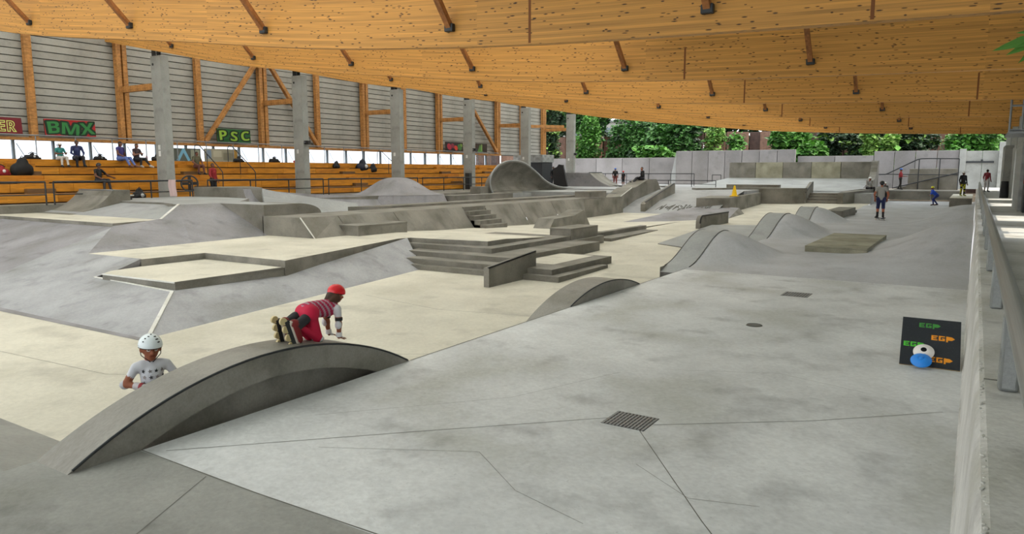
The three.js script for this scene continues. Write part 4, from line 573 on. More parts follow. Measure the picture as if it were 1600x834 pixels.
{ // branch hanging in at the upper right
  const t = thing('leafy_branch', 'drooping green leaf spray at the upper right edge', 'branch'); mesh(tube([[1.52, 3.9, -7.2], [0.9, 3.75, -7.1], [0.42, 3.62, -7]], 0.012, 5), M.rustC, 'twig', t);
  const leaf = (p, d, L) => { const D = V(...d).normalize(), W = new THREE.Vector3().crossVectors(D, V(0.2, 0.5, 1)).normalize().multiplyScalar(L * 0.13), P = V(...p), f = [], pr = [[0, 0], [0.2, 0.8], [0.45, 1], [0.75, 0.55], [1, 0]]; for (let i = 0; i < 4; i++) for (const s of [1, -1]) { const a = P.clone().addScaledVector(D, L * pr[i][0]), b = P.clone().addScaledVector(D, L * pr[i + 1][0]), a2 = a.clone().addScaledVector(W, s * pr[i][1]), b2 = b.clone().addScaledVector(W, s * pr[i + 1][1]); a2.z += 0.02 * pr[i][1]; b2.z += 0.02 * pr[i + 1][1]; f.push(...a.toArray(), ...b.toArray(), ...b2.toArray(), ...a.toArray(), ...b2.toArray(), ...a2.toArray()); } const g = triGeo(f), c = new Float32Array(g.attributes.position.count * 3).fill(0.95); g.setAttribute('color', new THREE.BufferAttribute(c, 3)); mesh(g, leafMats[1], 'leaf', t); };
  leaf([0.45, 3.62, -7], [-1, -0.28, 0], 0.36); leaf([0.5, 3.63, -7], [-1, -0.5, 0.1], 0.34); leaf([0.5, 3.62, -7], [-0.8, -0.75, 0], 0.3); leaf([0.55, 3.64, -7.02], [-0.9, 0.05, -0.1], 0.3); leaf([0.6, 3.64, -7], [-0.4, -1, 0], 0.28); leaf([0.75, 3.7, -7.05], [-0.5, -0.8, 0], 0.3); leaf([0.8, 3.7, -7.05], [-0.7, 0.6, 0], 0.28); for (const c of t.children) c.position.add(V(-0.07, -0.08, 0)); rebase(t);
}
// ------------------------------------------------------------------ drain grates, leaning sign board, marker cones
function grate(label, x0, x1, z0, z1, n) { const t = thing('drain_grate', label, 'grate'); mesh(box(x0, x1, -0.03, 0.0025, z0, z0 + 0.025, 0), M.steelDark, 'frame', t); mesh(box(x0, x1, -0.03, 0.0025, z1 - 0.025, z1, 0), M.steelDark, 'frame', t); mesh(box(x0, x1, -0.05, 0.001, z0, z1, 0), M.black, 'pit', t); for (let k = 0; k < n; k++) { const x = lerp(x0, x1, (k + 0.5) / n); mesh(box(x - 0.3 * (x1 - x0) / n, x + 0.3 * (x1 - x0) / n, -0.02, 0.006, z0, z1, 0), M.steel, 'bar', t); } for (let k = 1; k < 6; k++) { const z = lerp(z0, z1, k / 6); mesh(box(x0, x1, -0.02, 0.005, z - 0.006, z + 0.006, 0), M.steel, 'cross_bar', t); } return rebase(t); }
grate('nearest square drain grate in the grey floor', -3.01, -2.55, -6.8, -6.38, 12); grate('farthest drain grate, below the square slab', -3.2, -2.68, -15.75, -15.2, 10);
{ const t = thing('drain_cover', 'small worn drain cover between the two grates', 'grate'); const g = new THREE.CylinderGeometry(0.12, 0.13, 0.008, 24); g.scale(1, 1, 1.1); g.translate(-2.9, 0.004, -11.95); mesh(g, M.joint, 'plate', t); mesh(new THREE.TorusGeometry(0.115, 0.006, 6, 28).rotateX(Math.PI / 2).translate(-2.9, 0.008, -11.95), M.steelDark, 'ring', t); rebase(t); }
const boardPlane = (u, v) => V(lerp(-0.68, 0.0, u) - 0.03 * v + 0, lerp(0.012, 0.53, v), lerp(-10.5, -11.1, v));
{
  const t = thing('sign_board', 'black plywood board with green and orange EGP lettering leaning by the right wall', 'board');
  const map = canvasTex(512, 560, (c, w, h) => {
    c.fillStyle = '#23282e'; c.fillRect(0, 0, w, h); for (let k = 0; k < 500; k++) { c.fillStyle = rnd() < 0.5 ? 'rgba(150,160,165,0.25)' : 'rgba(10,12,14,0.5)'; c.fillRect(rnd() * w, rnd() * h, 1 + rnd() * 9, 1 + rnd() * 2.5); }
    const L = (x, y, s, col) => { c.fillStyle = col; c.save(); c.translate(x, y); c.scale(s, s); c.fillRect(0, 0, 16, 56); c.fillRect(0, 0, 52, 13); c.fillRect(0, 21, 44, 13); c.fillRect(0, 43, 52, 13); c.fillRect(62, 0, 16, 56); c.fillRect(62, 0, 52, 13); c.fillRect(62, 43, 52, 13); c.fillRect(98, 28, 16, 28); c.fillRect(88, 26, 26, 11); c.fillRect(124, 0, 16, 64); c.beginPath(); c.moveTo(124, 0); c.lineTo(172, 4); c.lineTo(198, 24); c.lineTo(172, 44); c.lineTo(124, 44); c.fill(); c.restore(); };
    L(150, 55, 0.95, '#3f8f3a'); L(262, 190, 1.02, '#f09a1c'); L(24, 290, 0.98, '#4fc433'); L(250, 440, 1.02, '#f09a1c');
  });
  const A = boardPlane(0, 0), B = boardPlane(1, 0), C = boardPlane(1, 1), D = boardPlane(0, 1), g = new THREE.BufferGeometry(); g.setAttribute('position', new THREE.Float32BufferAttribute([A, B, C, A, C, D].flatMap((p) => p.toArray()), 3)); g.setAttribute('uv', new THREE.Float32BufferAttribute([0, 0, 1, 0, 1, 1, 0, 0, 1, 1, 0, 1], 2)); g.computeVertexNormals();
  mesh(g, new THREE.MeshStandardMaterial({ map, roughness: 0.75, side: THREE.DoubleSide }), 'painted_face', t);
  const n = new THREE.Vector3().crossVectors(B.clone().sub(A), D.clone().sub(A)).normalize().multiplyScalar(-0.018), q = (a, b) => [a, b, b.clone().add(n), a, b.clone().add(n), a.clone().add(n)].flatMap((p) => p.toArray());
  mesh(triGeo([...q(A, B), ...q(B, C), ...q(C, D), ...q(D, A), ...[A, B, C, A, C, D].flatMap((p) => p.clone().add(n).toArray())]), wood('#b79a6e', 1, 1), 'plywood_edge', t);
  for (const x of [-0.6, -0.12]) mesh(bar([x, 0.5, -11.12], [x, 0.0, -11.5], 0.04), wood('#b79a6e', 1, 1), 'prop', t); rebase(t);
}
function disc(label, hex, v, u, tiltUp) {                    // dished marker cone with a hole
  const t = thing('marker_cone', label, 'cone', 'marker cones on the board'), pr = [[0.035, 0.055], [0.05, 0.058], [0.09, 0.035], [0.118, 0.006], [0.122, 0], [0.112, 0.001], [0.085, 0.028], [0.048, 0.05], [0.035, 0.055]].map((p) => new THREE.Vector2(...p)); mesh(new THREE.LatheGeometry(pr, 36), plain(hex, 0.4, 0, { side: THREE.DoubleSide }), 'dish', t); mesh(new THREE.TorusGeometry(0.118, 0.005, 6, 36).rotateX(Math.PI / 2).translate(0, 0.004, 0), plain(hex, 0.4), 'rim', t); const P = boardPlane(u, v); t.position.copy(P); t.rotation.x = tiltUp; return t;
}
{ const a = disc('white marker cone with a central hole leaning on the board', '#f0ece8', 0.27, 0.4, 0.72); a.position.add(V(0, 0.02, 0.03)); const b = disc('bright blue marker cone in front of the white one', '#1f8df0', 0.1, 0.37, 0.6); b.position.add(V(0, 0.03, 0.1)); const cap = new THREE.SphereGeometry(0.05, 16, 6, 0, 6.3, 0, 1); cap.translate(0, 0.014, 0); mesh(cap, plain('#1f8df0', 0.4), 'crown', b); }

// ------------------------------------------------------------------ people
function capsuleD(p, b) {                                    // distance to a tapered capsule
  const ax = b.a[0], ay = b.a[1], az = b.a[2], dx = b.b[0] - ax, dy = b.b[1] - ay, dz = b.b[2] - az, px = p[0] - ax, py = p[1] - ay, pz = p[2] - az, t = clamp((px * dx + py * dy + pz * dz) / (dx * dx + dy * dy + dz * dz + 1e-9)), ex = px - dx * t, ey = py - dy * t, ez = pz - dz * t;
  return [Math.sqrt(ex * ex + ey * ey + ez * ez) - lerp(b.ra, b.rb, t), t];
}
function surfaceNets(field, lo, hi, cell) {                  // smooth closed surface of field(x, y, z) < 0
  const n = [0, 1, 2].map((k) => Math.ceil((hi[k] - lo[k]) / cell) + 2), N0 = n[0], N1 = n[1], N2 = n[2], F = new Float32Array(N0 * N1 * N2), id = new Int32Array(N0 * N1 * N2).fill(-1), P = [], I = [], at = (i, j, k) => i + N0 * (j + N1 * k);
  for (let k = 0; k < N2; k++) for (let j = 0; j < N1; j++) for (let i = 0; i < N0; i++) F[at(i, j, k)] = field([lo[0] + i * cell, lo[1] + j * cell, lo[2] + k * cell]);
  for (let k = 0; k < N2 - 1; k++) for (let j = 0; j < N1 - 1; j++) for (let i = 0; i < N0 - 1; i++) {
    let c = 0, x = 0, y = 0, z = 0; const f = (a, b, d) => F[at(i + a, j + b, k + d)];
    const E = (a, b) => { const u = f(...a), v = f(...b); if ((u < 0) !== (v < 0)) { const t = u / (u - v); x += lerp(a[0], b[0], t); y += lerp(a[1], b[1], t); z += lerp(a[2], b[2], t); c++; } };
    let neg = 0; for (let q = 0; q < 8; q++) if (f(q & 1, q >> 1 & 1, q >> 2) < 0) neg++; if (!neg || neg === 8) continue;
    for (const [a, b] of EDGES) E(a, b);
    id[at(i, j, k)] = P.length / 3; P.push(lo[0] + (i + x / c) * cell, lo[1] + (j + y / c) * cell, lo[2] + (k + z / c) * cell);
  }
  const quad = (a, b, c, d, s) => { if (a < 0 || b < 0 || c < 0 || d < 0) return; s ? I.push(a, b, c, a, c, d) : I.push(a, c, b, a, d, c); };
  for (let k = 1; k < N2 - 1; k++) for (let j = 1; j < N1 - 1; j++) for (let i = 1; i < N0 - 1; i++) {
    const s = F[at(i, j, k)] < 0;
    if (s !== F[at(i + 1, j, k)] < 0) quad(id[at(i, j - 1, k - 1)], id[at(i, j, k - 1)], id[at(i, j, k)], id[at(i, j - 1, k)], s);
    if (s !== F[at(i, j + 1, k)] < 0) quad(id[at(i - 1, j, k - 1)], id[at(i - 1, j, k)], id[at(i, j, k)], id[at(i, j, k - 1)], s);
    if (s !== F[at(i, j, k + 1)] < 0) quad(id[at(i - 1, j - 1, k)], id[at(i, j - 1, k)], id[at(i, j, k)], id[at(i - 1, j, k)], s);
  }
  const g = new THREE.BufferGeometry(); g.setAttribute('position', new THREE.Float32BufferAttribute(P, 3)); g.setIndex(I); g.computeVertexNormals(); return g;
}
const EDGES = []; for (let a = 0; a < 8; a++) for (let d = 0; d < 3; d++) if (!(a >> d & 1)) EDGES.push([[a & 1, a >> 1 & 1, a >> 2], [(a | 1 << d) & 1, (a | 1 << d) >> 1 & 1, (a | 1 << d) >> 2]]);
const lin = (hex) => { const c = new THREE.Color(hex); return [c.r, c.g, c.b]; };
function paint(g, fn) { const p = g.attributes.position, c = new Float32Array(p.count * 3); for (let i = 0; i < p.count; i++) c.set(fn([p.getX(i), p.getY(i), p.getZ(i)]), i * 3); g.setAttribute('color', new THREE.BufferAttribute(c, 3)); if (g.attributes.uv) g.deleteAttribute('uv'); return g; }
function boneMesh(bones, cell, k) {
  const lo = [1e9, 1e9, 1e9], hi = [-1e9, -1e9, -1e9]; for (const b of bones) for (const [q, r] of [[b.a, b.ra], [b.b, b.rb]]) for (let i = 0; i < 3; i++) { lo[i] = Math.min(lo[i], q[i] - r - k - 2 * cell); hi[i] = Math.max(hi[i], q[i] + r + k + 2 * cell); }
  const field = (p) => { let d = 1e9; for (const b of bones) { const e = capsuleD(p, b)[0]; if (e > d + k) continue; const h = clamp(0.5 + 0.5 * (d - e) / k); d = d === 1e9 ? e : lerp(d, e, h) - k * h * (1 - h); } return d; };
  const g = surfaceNets(field, lo, hi, cell); return paint(g, (p) => { let best = 1e9, c; for (const b of bones) { const [e, t] = capsuleD(p, b); if (e < best) { best = e; c = typeof b.col === 'function' ? b.col(t, p) : b.col; } } return c; });
}
const add = (a, b, s = 1) => [a[0] + b[0] * s, a[1] + b[1] * s, a[2] + b[2] * s], mix = (a, b, t) => [lerp(a[0], b[0], t), lerp(a[1], b[1], t), lerp(a[2], b[2], t)], unit = (a) => { const l = Math.hypot(...a) || 1; return a.map((v) => v / l); }, cross = (a, b) => [a[1] * b[2] - a[2] * b[1], a[2] * b[0] - a[0] * b[2], a[0] * b[1] - a[1] * b[0]];
function handGeo(wrist, dir, palm, side, s, skin, cell, curl = 0.5, glove) {        // palm and five fingers
  const d = unit(dir), pn = unit(cross(cross(d, palm), d)), w = cross(d, pn).map((v) => v * side), L = s, bones = [], at = (a, b, c) => add(add(add(wrist, d, a * L), w, b * L), pn, c * L), gcol = glove || skin;
  bones.push({ a: at(0, 0, 0), b: at(0.42, 0.1, 0), ra: 0.14 * L, rb: 0.13 * L, col: gcol }, { a: at(0.1, -0.08, 0), b: at(0.42, -0.14, 0), ra: 0.13 * L, rb: 0.12 * L, col: gcol });
  [[0.21, 0.42], [0.075, 0.48], [-0.065, 0.45], [-0.2, 0.36]].forEach(([b, len]) => { const k = at(0.46, b, 0), c1 = 0.35 * curl, c2 = 0.9 * curl, m = add(add(k, d, len * 0.5 * L * Math.cos(c1)), pn, len * 0.5 * L * Math.sin(c1)), e = add(add(m, d, len * 0.5 * L * Math.cos(c1 + c2)), pn, len * 0.5 * L * Math.sin(c1 + c2)); bones.push({ a: k, b: m, ra: 0.062 * L, rb: 0.056 * L, col: skin }, { a: m, b: e, ra: 0.055 * L, rb: 0.045 * L, col: skin }); });
  const t0 = at(0.12, 0.16, 0.02), t1 = at(0.32, 0.36, 0.1), t2 = at(0.5, 0.4, 0.16); bones.push({ a: t0, b: t1, ra: 0.085 * L, rb: 0.065 * L, col: skin }, { a: t1, b: t2, ra: 0.063 * L, rb: 0.05 * L, col: skin });
  return boneMesh(bones, cell, 0.02 * L);
}
function headGeo(c, hh, skin, hair, opt = {}) {              // head of height hh about its centre, facing +z; painted eyes, brows, mouth and hair
  const s = hh / 2, cell = opt.cell || hh * 0.055, bones = [{ a: [0, 0.28, -0.12], b: [0, 0.12, -0.08], ra: 0.72, rb: 0.74 }, { a: [0, 0.1, 0.12], b: [0, -0.3, 0.22], ra: 0.6, rb: 0.5 }, { a: [0, -0.5, 0.3], b: [0, -0.62, 0.36], ra: 0.36, rb: 0.3 }, { a: [0, 0.02, 0.72], b: [0, -0.2, 0.84], ra: 0.07, rb: 0.12 }, { a: [-0.1, -0.22, 0.74], b: [0.1, -0.22, 0.74], ra: 0.08, rb: 0.08 }, { a: [-0.14, -0.45, 0.66], b: [0.14, -0.45, 0.66], ra: 0.07, rb: 0.07 }, { a: [-0.72, 0.0, -0.02], b: [-0.74, -0.16, 0], ra: 0.13, rb: 0.09 }, { a: [0.72, 0.0, -0.02], b: [0.74, -0.16, 0], ra: 0.13, rb: 0.09 }, { a: [0, -0.4, -0.15], b: [0, -1.1, -0.25], ra: 0.42, rb: 0.42 }];
  const B = bones.map((b) => ({ ...b, a: add(c, b.a, s), b: add(c, b.b, s), ra: b.ra * s, rb: b.rb * s, col: skin })), g = boneMesh(B, cell, 0.12 * s), dark = skin.map((v) => v * 0.3), lip = [skin[0] * 0.75, skin[1] * 0.5, skin[2] * 0.5];
  return paint(g, (p) => { const x = (p[0] - c[0]) / s, y = (p[1] - c[1]) / s, z = (p[2] - c[2]) / s; if (hair && y > -0.55 && (y > 0.5 - Math.max(0, z) * 0.05 || z < -0.18 - (y < -0.1 ? 0.1 : 0)) && !(Math.abs(x) > 0.7 && y < 0.05 && z > -0.15)) return hair; if (z > 0.45) { const e = Math.hypot((Math.abs(x) - 0.29) / 0.13, (y - 0.04) / 0.075); if (e < 0.55) return [0.02, 0.012, 0.01]; if (e < 1) return [0.6, 0.56, 0.52]; if (Math.abs(Math.abs(x) - 0.3) < 0.2 && Math.abs(y - 0.24) < 0.05) return dark; if (Math.abs(x) < 0.22 && Math.abs(y + 0.45) < 0.07) return lip; } return skin; });
}
function poseStand(h) { const f = (x, y, z) => [x * h, y * h, z * h]; return { pelvis: f(0, 0.535, 0), chest: f(0, 0.72, 0), neck: f(0, 0.835, -0.005), head: f(0, 0.925, 0.01), sL: f(0.108, 0.805, 0), sR: f(-0.108, 0.805, 0), eL: f(0.145, 0.645, -0.015), eR: f(-0.145, 0.645, -0.015), wL: f(0.15, 0.5, 0.04), wR: f(-0.15, 0.5, 0.04), hL: f(0.055, 0.52, 0), hR: f(-0.055, 0.52, 0), kL: f(0.065, 0.285, 0.015), kR: f(-0.065, 0.285, 0.015), aL: f(0.07, 0.045, -0.01), aR: f(-0.07, 0.045, -0.01), tL: f(0.085, 0.02, 0.1), tR: f(-0.085, 0.02, 0.1) }; }
function poseSit(h, seat) { const f = (x, y, z) => [x * h, y * h + seat, z * h]; return { pelvis: f(0, 0.06, -0.02), chest: f(0, 0.245, 0), neck: f(0, 0.36, 0.01), head: f(0, 0.45, 0.03), sL: f(0.108, 0.33, 0), sR: f(-0.108, 0.33, 0), eL: f(0.15, 0.18, 0.05), eR: f(-0.15, 0.18, 0.05), wL: f(0.09, 0.1, 0.2), wR: f(-0.09, 0.1, 0.2), hL: f(0.055, 0.05, 0), hR: f(-0.055, 0.05, 0), kL: f(0.075, 0.06, 0.25), kR: f(-0.075, 0.06, 0.25), aL: [0.08 * h, 0.05 * h, 0.3 * h], aR: [-0.08 * h, 0.05 * h, 0.24 * h], tL: [0.09 * h, 0.02 * h, 0.4 * h], tR: [-0.09 * h, 0.02 * h, 0.34 * h] }; }
// o: h, pose, colours (shirt, sleeve length 0..1, pants, leg length 0..1, shoe, skin, hair), optional torso stripe function, head size
function bodyGeo(h, J, o) {
  const C = (k, d) => lin(o[k] || d), skin = C('skin', '#a9745a'), shirt = C('shirt', '#777777'), pants = C('pants', '#22304e'), legCol = o.pantsFn || pants, shoe = C('shoe', '#2a2a2a'), sock = o.sock ? lin(o.sock) : skin, sl = o.sleeve ?? 0.6, ll = o.leg ?? 2, fat = o.fat || 1, tc = o.torso || shirt, r = (x) => x * h * fat, slC = o.sleeveCol ? lin(o.sleeveCol) : shirt;
  const seg = (u0, cut, a, b) => (t) => (u0 + t < cut ? a : b), bones = [
    { a: J.pelvis, b: J.chest, ra: r(0.078), rb: r(0.086), col: tc }, { a: mix(J.sL, J.sR, 0.2), b: mix(J.sL, J.sR, 0.8), ra: r(0.05), rb: r(0.05), col: tc }, { a: mix(J.pelvis, J.hL, 1), b: mix(J.pelvis, J.hR, 1), ra: r(o.hip || 0.07), rb: r(o.hip || 0.07), col: pants }, { a: J.chest, b: J.neck, ra: r(0.07), rb: r(0.034), col: (t) => (t > 0.85 ? skin : typeof tc === 'function' ? shirt : tc) },
  ];
  for (const s of ['L', 'R']) {
    bones.push({ a: J['s' + s], b: J['e' + s], ra: r(0.037), rb: r(0.028), col: seg(0, sl, slC, skin) }, { a: J['e' + s], b: J['w' + s], ra: r(0.027), rb: r(0.018), col: seg(1, sl, slC, skin) }, { a: J['h' + s], b: J['k' + s], ra: r(0.06), rb: r(0.043), col: (t, p) => (t < ll ? (o.pantsFn ? o.pantsFn(t, p) : pants) : skin) }, { a: J['k' + s], b: J['a' + s], ra: r(0.041), rb: r(0.027), col: (t, p) => (1 + t < ll ? (o.pantsFn ? o.pantsFn(t, p) : pants) : t > 0.5 ? sock : skin) });
    if (!o.noFeet) bones.push({ a: J['a' + s], b: J['t' + s], ra: r(0.031), rb: r(0.026), col: shoe });
  }
  const g = [boneMesh(bones, o.cell || h * 0.0135, h * 0.02)];
  for (const s of ['L', 'R']) { const w = J['w' + s], d = o['hd' + s] || add(w, J['e' + s], -1), pn = o['pn' + s] || [0, 0, 1]; g.push(handGeo(w, d, pn, s === 'L' ? 1 : -1, o.hand || h * 0.098, o.glove ? lin(o.glove) : skin, o.handCell || h * 0.007, o.curl ?? 0.6, o.gloveBack && lin(o.gloveBack))); }
  const hh = o.headH || h * 0.135, hg = headGeo([0, 0, 0], hh, skin, o.hair ? lin(o.hair) : null, { cell: o.headCell }); if (o.headRot) hg.applyMatrix4(new THREE.Matrix4().makeRotationFromEuler(new THREE.Euler(...o.headRot, 'YXZ'))); hg.translate(...J.head); g.push(hg);
  for (const q of g) { q.deleteAttribute('uv'); q.setIndex(q.index); } return mergeGeometries(g);
}
const bodyMat = new THREE.MeshStandardMaterial({ vertexColors: true, roughness: 0.75, side: THREE.DoubleSide });
function helmet(parent, J, hh, hex, o = {}) {
  const s = hh / 2, g = new THREE.Group(); g.name = 'helmet'; parent.add(g); g.position.set(...J.head); if (o.rot) g.rotation.set(...o.rot, 'YXZ');
  const pr = []; for (let i = 0; i <= 14; i++) { const a = i / 14 * 1.62; pr.push(new THREE.Vector2(Math.sin(a), Math.cos(a))); } const shell = new THREE.LatheGeometry(pr, 32); shell.scale(0.93 * s, 0.98 * s, 1.1 * s); shell.translate(0, 0.3 * s, -0.07 * s); const ps = shell.attributes.position; for (let i = 0; i < ps.count; i++) { const z = ps.getZ(i), y = ps.getY(i); if (y < 0.5 * s && z < 0) ps.setY(i, y + z * 0.38 * (0.5 * s - y) / s); } shell.computeVertexNormals();
  mesh(shell, plain(hex, 0.25, 0, { side: THREE.DoubleSide }), 'shell', g);
  const liner = new THREE.LatheGeometry([[0.9, 0.16], [0.93, 0.1], [0.9, -0.12], [0.76, -0.14], [0.74, 0.16]].map((p) => new THREE.Vector2(...p)), 28); liner.scale(1.0 * s, 1.0 * s, 1.12 * s); liner.translate(0, 0.29 * s, -0.07 * s); const pl = liner.attributes.position; for (let i = 0; i < pl.count; i++) if (pl.getZ(i) < 0) pl.setY(i, pl.getY(i) + pl.getZ(i) * 0.22); liner.computeVertexNormals(); mesh(liner, M.black, 'liner', g);
  if (o.strap) for (const k of [-1, 1]) mesh(tube([[k * 0.76 * s, 0.1 * s, 0], [k * 0.74 * s, -0.45 * s, 0.1 * s], [k * 0.1 * s, -1.02 * s, 0.4 * s]], 0.035 * s, 5), M.black, 'strap', g);
  if (o.vents) for (const [x, a, w] of [[0.5, 0.55, 0.16], [0.5, 0.85, 0.2], [-0.5, 0.5, 0.1], [-0.75, 0.75, 0.1], [-0.8, 1.05, 0.09], [0.05, 0.2, 0.1], [0.55, 1.12, 0.18]]) { const e = new THREE.SphereGeometry(1, 10, 6); e.scale(w * s * 0.8, 0.05 * s, 0.06 * s); const ph = a, X = Math.sin(ph) * x, Z = Math.sin(ph) * Math.sqrt(1 - x * x), Y = Math.cos(ph); e.rotateY(Math.atan2(X, Z)); e.translate(X * 0.93 * s, 0.3 * s + Y * 0.98 * s, -0.07 * s + Z * 1.1 * s); mesh(e, M.black, 'vent', g); }
  return g;
}
function person(label, pos, yaw, h, J, o) {
  const t = thing('person', label, 'person', o.group); mesh(bodyGeo(h, J, o), bodyMat, 'body', t); const hh = o.headH || h * 0.135;
  if (o.helmet) helmet(t, J, hh, o.helmet, { rot: o.headRot, strap: o.strap, vents: o.vents });
  if (o.longHair) { const c = J.head, s = hh / 2, col = lin(o.longHair); mesh(boneMesh([{ a: add(c, [0, 0.2 * s, -0.35 * s]), b: add(c, [0, -0.9 * s, -0.6 * s]), ra: 0.62 * s, rb: 0.5 * s, col }, { a: add(c, [0, 0.4 * s, -0.1 * s]), b: add(c, [0, 0.3 * s, -0.4 * s]), ra: 0.68 * s, rb: 0.7 * s, col }], hh * 0.07, 0.1 * s), bodyMat, 'hair', t); }
  t.position.set(...pos); t.rotation.y = yaw; return t;
}
const toCam = (x, z) => Math.atan2(-x, -z);

// the boy standing behind the foreground hump
{
  const h = 1.3, J = poseStand(h); Object.assign(J, { head: [0, 1.135, 0.03], neck: [0, 1.01, 0.0], chest: [0, 0.87, 0], sL: [0.145, 0.955, 0], sR: [-0.145, 0.955, 0], eR: [-0.245, 0.79, 0.0], wR: [-0.08, 0.77, 0.17], eL: [0.25, 0.8, 0.02], wL: [0.3, 0.87, 0.2] });
  const t = person('child in a white helmet and star-print T-shirt standing behind the foreground hump', [-7.1, -0.45, -4.16], 0, h, J, { headH: 0.25, headCell: 0.008, cell: 0.013, shirt: '#c9ccd2', pants: '#e6e8ec', skin: '#8a4f34', hair: '#1c130e', sleeve: 0.55, shoe: '#cccccc', helmet: '#dfe9ec', strap: true, vents: true, headRot: [0.06, 0.06, -0.04], hdR: [0.95, 0.12, 0.5], pnR: [0, -1, 0.2], hdL: [0.45, 0.1, 0.85], pnL: [0, -1, 0], hand: 0.13, handCell: 0.006, curl: 0.5, gloveBack: '#7d2b2b', sock: '#dddddd' });
  t.rotation.y = toCam(-7.1, -4.16) + 0.12;
  // wrist guards, chin strap loop, printed stars
  for (const s of ['L', 'R']) { const a = J['w' + s], b = mix(J['w' + s], J['e' + s], 0.55), w = mesh(rod(a, b, 0.034, 0.04, 12), plain('#b9b4b6', 0.6), 'wrist_guard', t); mesh(rod(mix(a, b, 0.25), mix(a, b, 0.5), 0.041, 0.043, 12), plain('#8e1f26', 0.6), 'strap', w); }
  mesh(new THREE.SphereGeometry(0.055, 14, 10).scale(1, 0.9, 0.8).translate(-0.25, 0.785, -0.01), plain('#b3b4b8', 0.5), 'elbow_pad', t);
  const star = new THREE.Shape(); for (let i = 0; i < 10; i++) { const a = i / 10 * Math.PI * 2 + Math.PI / 2, q = i % 2 ? 0.42 : 1; i ? star.lineTo(Math.cos(a) * q, Math.sin(a) * q) : star.moveTo(Math.cos(a) * q, Math.sin(a) * q); }
  const sg = new THREE.ExtrudeGeometry(star, { depth: 0.004, bevelEnabled: false }), cols = ['#2d3033', '#45484b', '#7d7a7a', '#9a9290'];
  for (let r = 0; r < 4; r++) for (let c = 0; c < 4; c++) { const x = -0.085 + c * 0.058 + (r % 2) * 0.006, y = 0.915 - r * 0.062, rad = 0.086 * h, base = Math.sqrt(Math.max(0.001, rad * rad - x * x)); const m = mesh(sg, plain(cols[(r * 3 + c * 2) % 4], 0.8), 'star_print', t); m.scale.set(0.023, 0.023, 1); m.position.set(x, y, base * (y > 0.9 ? 0.9 : 0.985) + 0.002); m.rotation.y = Math.asin(clamp(x / rad, -1, 1)); m.rotation.z = 0.2 * (c % 2 ? 1 : -1); }
}
